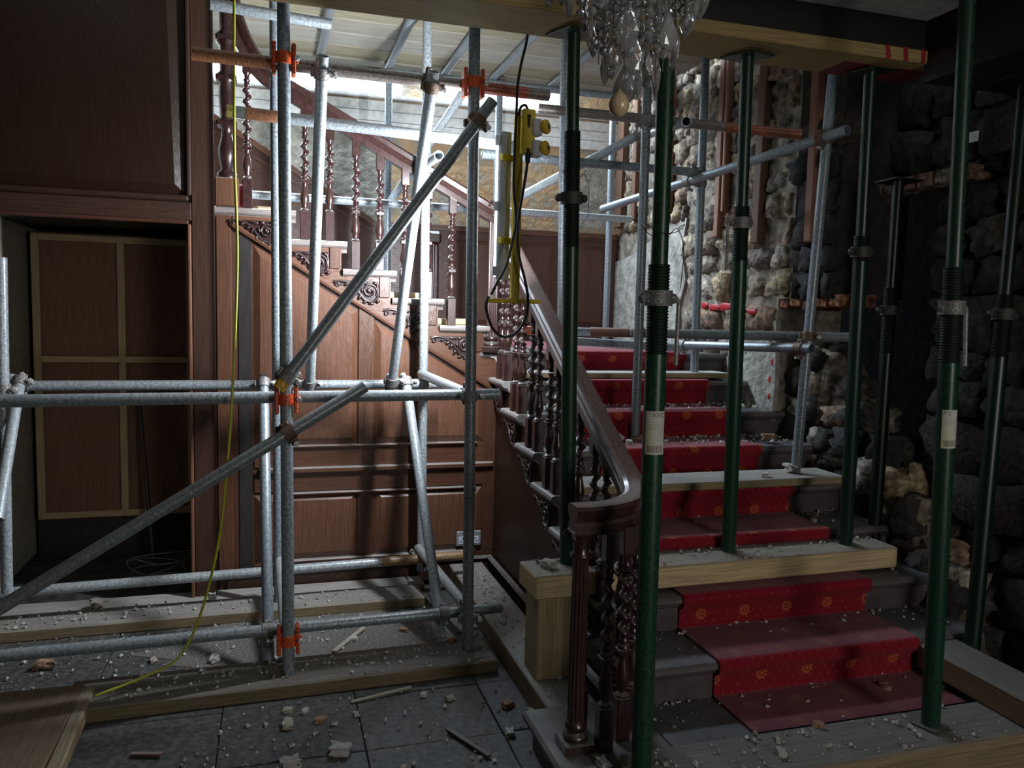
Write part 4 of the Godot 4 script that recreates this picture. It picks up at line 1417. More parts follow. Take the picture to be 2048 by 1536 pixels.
# ---------------------------------------------------------------- steel props
func prop(label: String, base: Vector3, top: Vector3, yc: float, y0: float, y1: float, dark: float, turn: float, handle := true) -> Node3D:
	var d := (top - base)
	var L := d.length()
	var bs := G.aim(d)
	bs = bs * Basis(V(0, 1, 0), turn)
	var o := thing("steel_prop", label, "prop", base, "green steel props", bs)
	var green := Color(0.013, 0.056, 0.029) * dark
	green.a = 1.0
	var f := func(y: float) -> float: return (y - base.y) / d.y * L
	var g := G.new()
	g.col = green
	g.tube(V(0, 0.008, 0), V(0, f.call(y0), 0), 0.0302, 24)
	part("outer_tube", g.mesh(), M.paint, o)
	g = G.new()
	g.col = green * 0.45
	var pr := []
	var y: float = f.call(y0)
	while y < f.call(y1):
		pr.push_back(Vector2(0.0285, y)); pr.push_back(Vector2(0.0318, y + 0.004)); pr.push_back(Vector2(0.0285, y + 0.008))
		y += 0.009
	g.lathe(pr, 20)
	part("thread", g.mesh(), M.cast, o)
	g = G.new()
	g.col = green * 0.8
	g.tube(V(0, f.call(y1), 0), V(0, L - 0.006, 0), 0.0242, 20)
	var hl := G.new()
	hl.col = C(0.004, 0.004, 0.004)
	var yh: float = f.call(y1) + 0.08
	while yh < L - 0.1:
		for sg in [-1, 1]:
			hl.tube(V(0.0, yh, sg * 0.0235), V(0.0, yh, sg * 0.0247), 0.0065, 10)
		yh += 0.12
	part("inner_tube", g.mesh(), M.paint, o)
	part("pin_hole", hl.mesh(), M.rubber, o)
	for e in [["base_plate", 0.004], ["head_plate", L - 0.004]]:
		part(e[0], boxm(V(0.15, 0.007, 0.15) if e[0] == "head_plate" else V(0.088, 0.006, 0.088), green * 0.7, 0.002, 0.9, DUSTC * 0.45), M.paint, o, T(V(0, e[1], 0)))
	var cy: float = f.call(yc)
	g = G.new()
	g.col = C(0.36, 0.355, 0.345) if dark < 1.3 and handle else C(0.12, 0.11, 0.10)
	g.lathe([Vector2(0.0318, cy - 0.022), Vector2(0.041, cy - 0.022), Vector2(0.041, cy - 0.022), Vector2(0.041, cy - 0.016), Vector2(0.039, cy - 0.013), Vector2(0.039, cy + 0.013), Vector2(0.041, cy + 0.016), Vector2(0.041, cy + 0.022), Vector2(0.041, cy + 0.022), Vector2(0.0318, cy + 0.022)], 26)
	for sg in [-1, 1]:
		g.box(V(sg * 0.048, cy, 0), V(0.022, 0.03, 0.014), 0.005)
		g.lathe([Vector2(0.008, -0.007), Vector2(0.015, -0.007), Vector2(0.015, 0.007), Vector2(0.008, 0.007)], 14, V(sg * 0.058, cy, 0), Basis(V(1, 0, 0), PI / 2))
	part("collar", g.mesh(), M.cast, o)
	if handle:
		g = G.new()
		g.col = C(0.36, 0.355, 0.345)
		g.cord([V(0.048, cy + 0.002, 0.0), V(0.066, cy + 0.004, 0.004), V(0.078, cy - 0.008, 0.006), V(0.08, cy - 0.03, 0.006), V(0.072, cy - 0.10, 0.012), V(0.062, cy - 0.19, 0.02)], 0.0065, 10, 5)
		part("handle", g.mesh(), M.steel, o)
	return o

func wire_loop(o: Node3D, y: float, r: float) -> void:
	var g := G.new()
	g.col = C(0.05, 0.05, 0.05)
	var P := []
	for i in 15:
		var a := TAU * i / 14.0
		P.push_back(V(cos(a) * r + 0.012, y + 0.016 * sin(a * 2.0 + 0.4), sin(a) * r))
	P.push_back(V(r + 0.03, y - 0.05, 0.01))
	P.push_back(V(r + 0.034, y - 0.16, 0.0))
	g.cord(P, 0.0013, 5, 4)
	part("wire", g.mesh(), M.rubber, o)

# printed sticker wrapped part way round a tube
func sticker(o: Node3D, y: float, h: float, word: String, first: float, span: float) -> void:
	var w := 192
	var hh := 320
	var im := Image.create(w, hh, false, Image.FORMAT_RGB8)
	im.fill(Color(0.80, 0.79, 0.74))
	var rng := RandomNumberGenerator.new()
	rng.seed = word.hash()
	for y2 in hh:
		for x2 in w:
			var k := rng.randf_range(0.93, 1.0)
			var c := im.get_pixel(x2, y2)
			im.set_pixel(x2, y2, Color(c.r * k, c.g * k, c.b * k * (0.9 if (x2 < 60 and y2 > 120) else 1.0)))
	var font := {"K": [17, 18, 20, 24, 20, 18, 17], "N": [17, 25, 21, 19, 17, 17, 17], "I": [14, 4, 4, 4, 4, 4, 14], "P": [30, 17, 17, 30, 16, 16, 16], "1": [4, 12, 4, 4, 4, 4, 14]}
	var cx := 70 if word.length() > 2 else 14
	for ch in word:
		var rows: Array = font[ch]
		for r in 7:
			for b in 5:
				if int(rows[r]) >> (4 - b) & 1:
					im.fill_rect(Rect2i(cx + b * 6, 10 + r * 5, 5, 5), Color(0.2, 0.18, 0.18))
		cx += 36
	for k in 9:                      # lines of small print, too fine to read
		var yy := 80 + k * 16
		var x := 20 if k < 4 else 110
		while x < 165:
			var l := rng.randi_range(3, 12)
			im.fill_rect(Rect2i(x, yy, l, 4), Color(0.5, 0.48, 0.46))
			x += l + rng.randi_range(2, 9)
	var x3 := 24
	while x3 < 168:                  # bar code
		var l := rng.randi_range(1, 4)
		im.fill_rect(Rect2i(x3, 252, l, 52), Color(0.25, 0.18, 0.18))
		x3 += l + rng.randi_range(2, 5)
	var m := StandardMaterial3D.new()
	m.albedo_texture = ImageTexture.create_from_image(im)
	m.roughness = 0.7
	var g := G.new()
	var n := 12
	for i in n:
		var a := first + span * i / n
		var b := first + span * (i + 1) / n
		var r := 0.0309
		var na := V(cos(a), 0, sin(a))
		var nb := V(cos(b), 0, sin(b))
		var u0 := float(i) / n
		var u1 := float(i + 1) / n
		g.tri(na * r + V(0, y + h, 0), nb * r + V(0, y + h, 0), nb * r + V(0, y, 0), na, nb, nb, Vector2(u0, 0), Vector2(u1, 0), Vector2(u1, 1))
		g.tri(na * r + V(0, y + h, 0), nb * r + V(0, y, 0), na * r + V(0, y, 0), na, nb, na, Vector2(u0, 0), Vector2(u1, 1), Vector2(u0, 1))
	part("printed_label", g.mesh(), m, o)

func props() -> void:
	var a := prop("green prop with dark threaded neck standing over the stair balusters", V(1.135, 0.54, -2.94), V(1.05, 2.568, -2.82), 1.98, 1.80, 2.22, 0.8, 0.3, false)
	wire_loop(a, 1.53, 0.045)
	var b := prop("nearest green prop with white label and handled collar, beside the fluted newel", V(1.049, 0.189, -2.05), V(1.035, 2.638, -2.05), 1.597, 1.44, 1.69, 1.0, 0.35)
	wire_loop(b, 1.60, 0.058)
	sticker(b, 0.965, 0.125, "KNI", 0.35 + 2.85, -2.1)
	var c := prop("slim green prop standing on the middle of the pine bearer", V(1.88, 0.54, -2.945), V(1.775, 2.568, -2.82), 1.93, 1.78, 1.99, 0.85, PI + 0.4)
	wire_loop(c, 1.45, 0.05)
	prop("blackish green prop standing near the far end of the pine bearer", V(2.47, 0.54, -2.93), V(2.345, 2.568, -2.81), 1.84, 1.80, 1.90, 0.55, 0.2, false)
	var e := prop("foreground green prop with torn label standing beyond the lowest carpeted tread", V(2.128, 0.189, -2.06), V(2.06, 2.638, -2.06), 1.597, 1.42, 1.72, 0.9, 0.3)
	sticker(e, 0.955, 0.125, "P1", 0.3 + 2.75, -2.1)
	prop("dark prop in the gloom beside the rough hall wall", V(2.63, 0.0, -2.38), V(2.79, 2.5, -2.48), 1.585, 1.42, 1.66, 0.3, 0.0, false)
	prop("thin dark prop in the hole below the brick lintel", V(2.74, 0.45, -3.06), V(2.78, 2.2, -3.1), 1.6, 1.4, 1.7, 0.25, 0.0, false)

# ---------------------------------------------------------------- work light
func work_light() -> void:
	var o := thing("work_light", "grey strip work light clipped to a yellow stand hung from the scaffold", "work light", V(0.998, 1.596, -3.312), "", Basis.from_scale(Vector3.ONE * 0.92))
	var H := V(-0.055, 0.10, -0.075)
	var d := V(-0.7, 0, -0.71).normalized()
	var s := V(d.z, 0, -d.x)
	var g := G.new()
	g.col = C(0.50, 0.53, 0.57)
	var R := []
	for y in [0.0, 0.0, 0.68, 0.68]:
		var w := PackedVector3Array()
		for i in 14:
			var an := PI * i / 13.0
			w.push_back(H + V(0, y, 0) + s * cos(an) * 0.036 - d * sin(an) * 0.045)
		R.push_back(w)
	g.rings(R, true, false, true, true)
	part("housing", g.mesh(), M.plain, o)
	g = G.new()
	R = []
	for y in [0.015, 0.015, 0.665, 0.665]:
		var w := PackedVector3Array()
		for i in 12:
			var an := PI * i / 11.0
			w.push_back(H + V(0, y, 0) + s * cos(an) * 0.03 + d * (0.002 + sin(an) * 0.026))
		R.push_back(w)
	g.rings(R, true, false, true, true)
	part("lens", g.mesh(), M.lit, o)
	for y in [0.04, 0.34, 0.64]:
		for sg in [-1, 1]:
			part("clip", boxm(V(0.012, 0.045, 0.03), C(0.34, 0.35, 0.36), 0.003), M.plain, o, T(H + V(0, y, 0) + s * sg * 0.037, Basis(s, V(0, 1, 0), d)))
	var yel := C(0.62, 0.46, 0.015)
	g = G.new()
	g.col = yel
	g.dusty = 0.7
	g.dust = DUSTC
	g.box(V(0.0, 0.43, 0.0), V(0.04, 0.84, 0.03), 0.004)
	part("post", g.mesh(), M.plain, o)
	part("base_bar", boxm(V(0.245, 0.022, 0.03), yel, 0.003, 0.6, DUSTC), M.plain, o, T(V(-0.0, 0.0, 0.0), Basis(V(0, 1, 0), -0.28)))
	for y in [0.28, 0.66]:
		part("bracket", boxm(V(0.075, 0.03, 0.03), yel, 0.003), M.plain, o, T(V(-0.045, y, -0.03), Basis(V(0, 1, 0), 0.5)))
	part("socket_box", boxm(V(0.062, 0.20, 0.06), yel * 1.1, 0.006), M.plain, o, T(V(0.032, 0.77, 0.03)))
	for k in 2:
		var y := 0.79 - k * 0.095
		part("socket_plate", boxm(V(0.05, 0.075, 0.05), C(0.46, 0.47, 0.49), 0.006), M.plain, o, T(V(0.068, y, 0.045), Basis(V(0, 1, 0), 0.2)))
		g = G.new()
		g.col = C(0.66, 0.40, 0.03)
		g.lathe([Vector2(0.017, -0.012), Vector2(0.026, -0.01), Vector2(0.032, 0.0), Vector2(0.033, 0.012), Vector2(0.028, 0.02), Vector2(0.012, 0.021)], 22)
		g.col = C(0.10, 0.09, 0.08)
		g.box(V(0, 0.022, 0), V(0.02, 0.004, 0.02), 0.001)
		part("socket", g.mesh(), M.plain, o, T(V(0.105, y + 0.004, 0.06), G.aim(V(0.75, 0.1, 0.65))))
	# black flex
	var f := G.new()
	f.col = C(0.012, 0.012, 0.012)
	f.cord([V(1.016, 3.12, -3.266), V(1.016, 2.967, -3.266), V(1.016, 2.714, -3.271), V(0.991, 2.577, -3.275), V(0.978, 2.478, -3.280), V(0.979, 2.396, -3.284), V(0.973, 2.221, -3.280), V(0.971, 2.056, -3.271), V(0.981, 1.936, -3.257), V(0.966, 1.849, -3.252), V(0.939, 1.743, -3.248), V(0.902, 1.669, -3.252), V(0.879, 1.619, -3.257)], 0.006, 8, 6)
	f.cord([V(1.027, 2.212, -3.266), V(1.020, 2.151, -3.252), V(1.004, 2.055, -3.243), V(0.984, 1.929, -3.238), V(0.987, 1.805, -3.238), V(1.018, 1.682, -3.229), V(1.030, 1.600, -3.220), V(1.018, 1.518, -3.215), V(0.974, 1.460, -3.211), V(0.919, 1.446, -3.211), V(0.876, 1.484, -3.220), V(0.850, 1.564, -3.229), V(0.865, 1.610, -3.252)], 0.006, 8, 6)
	f.cord([V(0.989, 2.369, -3.284), V(0.994, 2.401, -3.275), V(1.012, 2.410, -3.266), V(1.026, 2.378, -3.266), V(1.026, 2.341, -3.266)], 0.006, 8, 6)
	for p in [V(1.027, 2.203, -3.266), V(1.026, 2.341, -3.266)]:
		f.lathe([Vector2(0.007, -0.03), Vector2(0.011, -0.02), Vector2(0.013, 0.03)], 12, p)
	one("light_flex", f.mesh(), M.rubber, "black flex looping down past the yellow work light", "cable")

# ---------------------------------------------------------------- loose timbers and sheet
func timber(called: String, label: String, lo: Vector3, hi: Vector3, col: Color, m: Material, turn := 0.0, dusty := 0.75, dust = null) -> MeshInstance3D:
	var c := (lo + hi) * 0.5
	c.y = lo.y
	var s := hi - lo
	var g := G.new()
	g.col = col
	g.dusty = dusty
	g.dust = dust if dust != null else DUSTC * 0.62
	g.box(V(0, s.y * 0.5, 0), s, 0.006)
	return one(called, g.mesh(), m, label, "timber", c, "", Basis(V(0, 1, 0), turn))

func timbers() -> void:
	timber("timber_bearer", "heavy pine bearer across the stairs carrying three props", V(0.955, 0.4535, -3.02), V(2.67, 0.545, -2.815), PINE * 1.2, M.wood_x, 0.018, 0.8, DUSTC * 0.45)
	timber("timber_post", "short pine post under the overhanging end of the pine bearer", V(0.99, 0.1, -3.02), V(1.13, 0.452, -2.86), PINE * 0.8, M.wood_y)
	timber("stair_plank", "dusty plank laid on the stair tread under the third standard", V(1.26, 0.746, -3.455), V(2.70, 0.784, -3.225), PINE * 0.55, M.wood_x, 0.0, 0.8, DUSTC * 0.7)
	timber("stair_plank", "grey plank along the top carpeted riser", V(1.26, 1.186, -4.41), V(2.62, 1.218, -4.185), PINE * 0.75, M.wood_x, 0.0, 0.9, DUSTC)
	timber("step_plank", "wide grey plank in front of the lowest carpeted tread", V(1.03, 0.147, -2.165), V(2.62, 0.187, -1.945), PINE * 0.55, M.wood_x, 0.0, 0.9, DUSTC * 0.42)
	timber("timber_packer", "raw timber packing under the wide grey plank", V(1.3, 0.0, -2.13), V(2.55, 0.147, -1.96), PINE * 0.5, M.wood_x)
	timber("timber_kerb", "brown timber lying along the wall end of the lowest tread", V(2.43, 0.188, -2.45), V(2.62, 0.285, -1.75), C(0.16, 0.095, 0.045), M.wood_z, -0.02, 0.9, DUSTC * 0.45)
	timber("long_timber", "long dusty timber on the floor along the foot of the stair string", V(0.965, 0.0, -4.37), V(1.16, 0.1, -2.52), PINE * 0.42, M.wood_z, 0.0, 0.95, DUSTC * 0.75)
	timber("sole_board", "front floor board under the two main standards", V(-0.75, 0.0, -3.405), V(0.92, 0.058, -3.15), PINE * 0.32, M.wood_x, 0.03, 0.7, DUSTC * 0.36)
	timber("sole_board", "rear floor board stretching from doorway to stair, its front edge bare", V(-1.9, 0.0, -4.2), V(0.76, 0.055, -3.985), PINE * 0.45, M.wood_x, 0.01, 0.9, DUSTC * 0.62)
	timber("sole_board", "thin floor board pushed against the panelling skirting", V(-1.6, 0.0, -4.385), V(0.8, 0.04, -4.235), PINE * 0.4, M.wood_x, 0.0, 0.9, DUSTC * 0.8)
	timber("sheet_board", "brown sheet of board lying on the slates in the near corner", V(-1.7, 0.055, -3.31), V(-0.70, 0.075, -2.1), C(0.15, 0.085, 0.04), M.wood_z, 0.0, 0.2)
	timber("edge_batten", "yellowish batten along the edge of the brown sheet", V(-0.695, 0.02, -3.28), V(-0.648, 0.075, -2.1), PINE * 0.55, M.wood_z, 0.02, 0.3)
	timber("sheet_bearer", "low bearer under the brown sheet of board", V(-1.5, 0.0, -3.2), V(-0.72, 0.055, -3.1), PINE * 0.4, M.wood_x)
	timber("step_offcut", "pale board offcut on the lowest tread of the upper flight behind a baluster", V(0.86, 1.467, -4.74), V(1.16, 1.502, -4.6), PINE * 1.2, M.wood_x)
	timber("step_offcut", "pale board offcut on the top tread beside the red rag", V(-0.10, 2.053, -4.72), V(0.06, 2.088, -4.6), PINE * 1.2, M.wood_x)
	timber("step_offcut", "pale offcut of board resting on the second tread of the upper flight", V(0.62, 1.612, -4.62), V(0.84, 1.645, -4.5), PINE * 1.2, M.wood_x)
	# hoarding seen through the doorway
	var o := thing("hoarding", "brown board hoarding on a pale batten frame filling the dark doorway", "hoarding", V(-0.92, 0.0, -5.3))
	for x in [-0.41, 0.045, 0.43]:
		part("batten", boxm(V(0.042, 1.70, 0.03), PINE * 0.85, 0.003), M.wood_y, o, T(V(x, 1.09, 0)))
	for q in [[-0.18, 0.42, 1.92], [-0.18, 0.42, 1.205], [-0.18, 0.42, 0.26], [0.24, 0.36, 1.92], [0.24, 0.36, 1.205], [0.24, 0.36, 0.26]]:
		part("batten", boxm(V(q[1] + 0.0, 0.038, 0.028), PINE * 0.9, 0.003), M.wood_x, o, T(V(q[0], q[2], 0)))
	part("board", boxm(V(0.88, 1.72, 0.012), C(0.20, 0.10, 0.06), 0.002), M.wood_y, o, T(V(0.0, 1.09, -0.024)))
	part("foot", boxm(V(0.9, 0.26, 0.1), C(0.03, 0.027, 0.025), 0.004), M.dark_wood, o, T(V(0.0, 0.1, -0.1)))
	var g := G.new()
	g.col = C(0.05, 0.035, 0.025)
	g.tube(V(0, 0, 0), V(-0.1, 0.98, -0.22), 0.012, 8)
	one("leaning_rod", g.mesh(), M.dark_wood, "dark rod leaning against the hoarding in the doorway", "rod", V(-0.68, -0.02, -5.02))
	g = G.new()
	g.col = C(0.22, 0.21, 0.19)
	var P := []
	var rng := RandomNumberGenerator.new()
	rng.seed = 9
	for i in 26:
		var a := i * 0.75
		var r := 0.10 + 0.05 * rng.randf()
		P.push_back(V(cos(a) * r * 1.3, 0.06 + 0.05 * sin(a * 0.7) + 0.03 * rng.randf(), sin(a) * r * 0.7))
	g.cord(P, 0.0035, 6, 5)
	one("wire_coil", g.mesh(), M.rubber, "loose tangle of old wire on the cupboard floor in the doorway", "wire", V(-0.62, 0.02, -4.72))
	# sticks on the floor
	for q in [[V(0.289, 0.008, -3.05), V(0.538, 0.012, -3.11), 0.008, "pale split lath lying in front of the front floor board", C(0.36, 0.31, 0.25)], [V(0.613, 0.01, -2.754), V(0.715, 0.012, -2.54), 0.011, "dark charred stick lying on the floor near the newel", C(0.03, 0.025, 0.02)], [V(0.258, 0.012, -3.525), V(0.415, 0.016, -3.76), 0.012, "flat pale lath lying between the front and rear floor boards", C(0.4, 0.36, 0.3)], [V(-0.47, 0.008, -2.86), V(-0.37, 0.01, -2.83), 0.01, "short red brown splinter on the slates by the brown sheet", C(0.12, 0.04, 0.03)]]:
		var dd: Vector3 = q[1] - q[0]
		var h := G.new()
		h.col = q[4]
		h.dusty = 0.4
		h.dust = DUSTC
		h.box(V(0, 0, 0), V(q[2] * 1.8, dd.length(), q[2]), 0.002, G.aim(dd))
		one("stick", h.mesh(), M.wood_x, q[3], "stick", (q[0] + q[1]) * 0.5)

# ---------------------------------------------------------------- rubble
func chip_mesh(k: int) -> ArrayMesh:
	var g := G.new()
	g.col = [C(0.56, 0.54, 0.50), C(0.48, 0.44, 0.38), C(0.60, 0.59, 0.57), C(0.40, 0.24, 0.16)][k % 4]
	g.lump(Vector3.ZERO, V(1, 0.5, 0.7), 300 + k * 13, 3, 0.75, 0.28, true)
	return g.mesh()

func crumbs(called: String, label: String, spots: Array, n: int, sd: int, big: float) -> void:
	var g := G.new()
	g.col = C(1, 1, 1)
	g.lump(Vector3.ZERO, V(1, 0.7, 0.85), 5, 1, 0.6, 0.3, true)
	var mm := MultiMesh.new()
	mm.transform_format = MultiMesh.TRANSFORM_3D
	mm.use_colors = true
	mm.mesh = g.mesh()
	mm.instance_count = n
	var rng := RandomNumberGenerator.new()
	rng.seed = sd
	for i in n:
		var q: Array = spots[rng.randi() % spots.size()]
		var lo: Vector3 = q[0]
		var hi: Vector3 = q[1]
		var s := big * (0.25 + 0.75 * pow(rng.randf(), 3.5))
		var t := rng.randf()
		if q.size() > 2:             # gathered towards the back edge
			t = pow(t, 3.0)
		var p := V(lerpf(lo.x, hi.x, rng.randf()), lo.y + s * 0.3, lerpf(lo.z, hi.z, t))
		mm.set_instance_transform(i, T(p, Basis.from_euler(V(rng.randf() * 0.6, rng.randf() * TAU, rng.randf() * 0.6)) * Basis.from_scale(Vector3.ONE * s)))
		var k := rng.randf_range(0.4, 0.8)
		mm.set_instance_color(i, Color(k, k * 0.96, k * 0.9))
	var o := MultiMeshInstance3D.new()
	o.name = called
	o.multimesh = mm
	o.material_override = M.chip
	add_child(o, true)
	tag(o, label, "rubble")
	o.set_meta("kind", "stuff")

func rubble() -> void:
	var ms := []
	for k in 8:
		ms.push_back(chip_mesh(k))
	var rng := RandomNumberGenerator.new()
	rng.seed = 77
	var q := [
		[V(-0.246, 0.0, -3.566), 0.07, "largest pale chip between the two floor boards beside the yellow cable"],
		[V(0.047, 0, -2.925), 0.07, "squarish plaster chip on the slates in front of the orange coupled standard"],
		[V(0.22, 0, -2.70), 0.085, "broad plaster flake on the slates nearest the foot of the picture"],
		[V(0.879, 0, -2.875), 0.06, "plaster chip on the slates close to the long timber by the stair"],
		[V(0.051, 0, -2.653), 0.08, "thick pale plaster lump at the bottom edge of the view"],
		[V(0.673, 0, -2.989), 0.04, "small plaster chip on the slates just past the pale split lath"],
		[V(0.576, 0, -3.043), 0.035, "tiny plaster chip touching the end of the pale split lath"],
		[V(0.165, 0, -2.933), 0.05, "middle chip of the short row of plaster bits on the slates"],
		[V(0.113, 0, -3.016), 0.045, "plaster chip nearest the front floor board in the short row"],
		[V(0.049, 0, -3.04), 0.045, "plaster chip on the slates right under the front floor board edge"],
		[V(0.83, 0, -2.674), 0.05, "plaster chip on the slates between charred stick and stair plinth"],
		[V(0.774, 0.05, -3.41), 0.05, "plaster chip on the front floor board beside the right standard"],
		[V(0.355, 0, -3.644), 0.05, "plaster chip beside the flat lath behind the front floor board"],
		[V(0.956, 0, -2.80), 0.05, "brownish chip tucked against the near end of the long timber"],
		[V(0.1, 0, -3.6), 0.04, "plaster chip in the dust drift behind the orange coupled standard"],
		[V(0.6, 0, -3.7), 0.05, "plaster chip in the dust drift left of the slanting foot strut"],
		[V(0.62, 0, -3.9), 0.045, "plaster chip against the bare edge of the rear floor board"],
		[V(-0.5, 0, -3.62), 0.05, "pale chip under the low front ledger beyond the cable end"],
		[V(0.3, 0, -2.95), 0.035, "small chip just short of the pale split lath tip"]]
	for i in q.size():
		var s: float = q[i][1]
		one("plaster_chip", ms[i % 8], M.chip, q[i][2], "plaster chip", q[i][0] + V(0, s * 0.2, 0), "plaster chips on the floor", Basis(V(0, 1, 0), rng.randf() * TAU) * Basis.from_scale(Vector3.ONE * s))
	var st := [
		[1.71, 0.891, -3.78, 0.10, "big white plaster lump on the carpet beside the labelled prop"],
		[1.86, 0.891, -3.80, 0.065, "brownish plaster lump next to the big white one on the carpet"],
		[1.75, 0.89, -3.70, 0.05, "flat white plaster bit in front of the big lump on the carpet"],
		[2.48, 0.79, -3.36, 0.09, "white plaster slab lying at the foot of the plank standard"],
		[2.28, 0.785, -3.29, 0.05, "small plaster bit near the front edge of the dusty stair plank"],
		[2.56, 0.895, -3.68, 0.08, "pale slab of plaster on bare tread beside the red paint dabs"],
		[1.4, 1.03, -4.0, 0.05, "plaster bit on the tread behind the banister near the top riser"],
		[1.6, 0.89, -3.8, 0.03, "tiny plaster crumb at the carpet edge behind the handrail"],
		[1.38, 0.785, -3.3, 0.03, "tiny plaster crumb on the banister end of the dusty stair plank"],
		[2.5, 0.6, -3.2, 0.05, "plaster bit on the bare tread behind the blackish prop"],
		[2.45, 0.595, -3.12, 0.04, "plaster bit at the carpet edge beside the blackish prop"]]
	for i in st.size():
		var s: float = st[i][3]
		one("plaster_chip", ms[(i * 3) % 8], M.chip, st[i][4], "plaster chip", V(st[i][0], st[i][1] + s * 0.2, st[i][2]), "plaster lumps on the upper treads", Basis(V(0, 1, 0), rng.randf() * TAU) * Basis.from_scale(Vector3.ONE * s))
	st = [[1.04, 0.545, -2.9, 0.075, "crumpled lump of plaster on the overhanging end of the pine bearer"], [0.98, 0.147, -2.175, 0.055, "white lump of plaster against the foot of the fluted newel"], [1.52, 0.187, -2.03, 0.05, "flat white plaster chip on the wide grey plank"], [1.75, 0.187, -2.15, 0.04, "small white chip at the carpet edge of the wide grey plank"], [2.23, 0.15, -2.38, 0.05, "white chip beside the foreground prop at the carpet corner"], [-0.83, 0.055, -4.22, 0.09, "pale brick shaped block at the doorway end of the rear floor board"], [-0.3, 0.06, -4.2, 0.06, "grey lump on the rear floor board below the doorway jamb"]]
	for e in st:
		one("plaster_chip", ms[int(e[0] * 100) & 7], M.chip, e[4], "plaster chip", V(e[0], e[1] + e[3] * 0.2, e[2]), "", Basis(V(0, 1, 0), e[0] * 5.0) * Basis.from_scale(Vector3.ONE * e[3]))
	for e in [[-0.055, 0.0, -3.25, "small broken brick by the front floor board near the orange standard"], [-0.93, 0.0, -3.66, "small broken brick on the slates beyond the brown sheet"]]:
		one("brick_fragment", chip_mesh(3), M.stone, e[3], "brick", V(e[0], 0.02, e[2]), "", Basis.from_scale(V(0.09, 0.08, 0.07)))
	crumbs("floor_crumbs", "scatter of small pale plaster crumbs over the floor and boards", [[V(-1.4, 0.002, -3.98), V(0.96, 0.002, -3.42), ], [V(-1.2, 0.002, -4.0), V(0.96, 0.002, -3.4)], [V(-0.6, 0.058, -3.38), V(0.9, 0.058, -3.17)], [V(-0.3, 0.002, -3.1), V(0.95, 0.002, -2.5)], [V(-1.2, 0.056, -4.2), V(0.75, 0.056, -4.0)], [V(0.97, 0.101, -4.3), V(1.15, 0.101, -2.7)]], 1500, 21, 0.022)
	var tr := []
	for k in range(0, 8):
		var y := 0.1465 * (k + 1)
		var zr := -2.492 - 0.2787 * k
		tr.push_back([V(1.26, y + 0.002, zr + 0.01), V(2.72, y + 0.002, zr + 0.26), 1])
		if k > 3:
			tr.push_back([V(1.26, y + 0.012, zr + 0.02), V(2.72, y + 0.012, zr + 0.26), 1])
			tr.push_back([V(1.56, y + 0.012, zr + 0.02), V(2.72, y + 0.012, zr + 0.26)])
	tr.push_back([V(1.0, 0.546, -3.0), V(2.65, 0.546, -2.83)])
	tr.push_back([V(1.3, 0.773, -3.44), V(2.66, 0.773, -3.24)])
	tr.push_back([V(1.1, 0.188, -2.16), V(2.4, 0.188, -1.96)])
	crumbs("stair_crumbs", "scatter of small pale plaster crumbs over the stair treads and planks", tr, 2800, 22, 0.023)
	var g := G.new()
	g.col = C(0.22, 0.215, 0.20)
	var P := []
	for i in 40:
		var a := TAU * i / 40.0
		var k := 1.0 + 0.10 * sin(i * 2.3) + 0.06 * sin(i * 5.1)
		P.push_back(Vector2(0.22 + cos(a) * 0.74 * k, -3.72 + sin(a) * 0.32 * (1.0 + 0.06 * sin(i * 3.7))))
	g.prism(poly(P), 0.004, V(0, 0, 0), Basis(V(1, 0, 0), V(0, 0, 1), V(0, 1, 0)))
	var o := one("plaster_dust", g.mesh(), M.dust, "drift of pale plaster dust between the front and rear floor boards", "dust")
	o.set_meta("kind", "stuff")
	# tumbled end of the broken wall beside the steps
	var h := struct("wall_stub", stub_core(), M.mortar)
	var top := [[-3.86, 1.30], [-3.6, 1.38], [-3.44, 1.14], [-3.18, 0.84], [-2.95, 0.70], [-2.74, 0.42], [-2.6, 0.2]]
	var z := -3.80
	while z < -2.66:
		var ty := 0.2
		for i in top.size() - 1:
			if z >= top[i][0] and z < top[i + 1][0]:
				ty = lerpf(top[i][1], top[i + 1][1], (z - top[i][0]) / (top[i + 1][0] - top[i][0]))
		var y := maxf(0.1465 * (1.0 + floorf((-2.46 - z) / 0.2787 + 1.0)) - 0.05, 0.05)
		while y < ty - 0.05:
			for x in [2.88, 3.02]:
				var s := V(rng.randf_range(0.15, 0.22), rng.randf_range(0.13, 0.22), rng.randf_range(0.14, 0.24))
				var bs := Basis.from_euler(V(rng.randf_range(-0.5, 0.5), rng.randf_range(-0.6, 0.6), rng.randf_range(-0.4, 0.4))) * Basis.from_scale(s)
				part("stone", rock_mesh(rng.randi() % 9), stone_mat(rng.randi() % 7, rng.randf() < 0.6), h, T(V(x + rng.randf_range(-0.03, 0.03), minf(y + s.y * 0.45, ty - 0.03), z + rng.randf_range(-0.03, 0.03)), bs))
			y += 0.15
		z += 0.135
	for e in [[2.90, 1.2, -3.66, 0.2, 0.42, 0.26, 0.35], [2.93, 0.62, -2.98, 0.2, 0.26, 0.2, 0.05], [2.96, 0.36, -2.76, 0.2, 0.25, 0.2, 0.1], [2.86, 0.86, -3.5, 0.16, 0.17, 0.24, 0.2], [2.84, 0.72, -3.62, 0.16, 0.24, 0.16, -0.2]]:
		part("stone", rock_mesh(int(e[1] * 100) % 9), stone_mat(int(e[1] * 10) % 2 * 2 + 1), h, T(V(e[0], e[1], e[2]), Basis(V(1, 0, 0), e[6]) * Basis.from_scale(V(e[3], e[4], e[5]))))

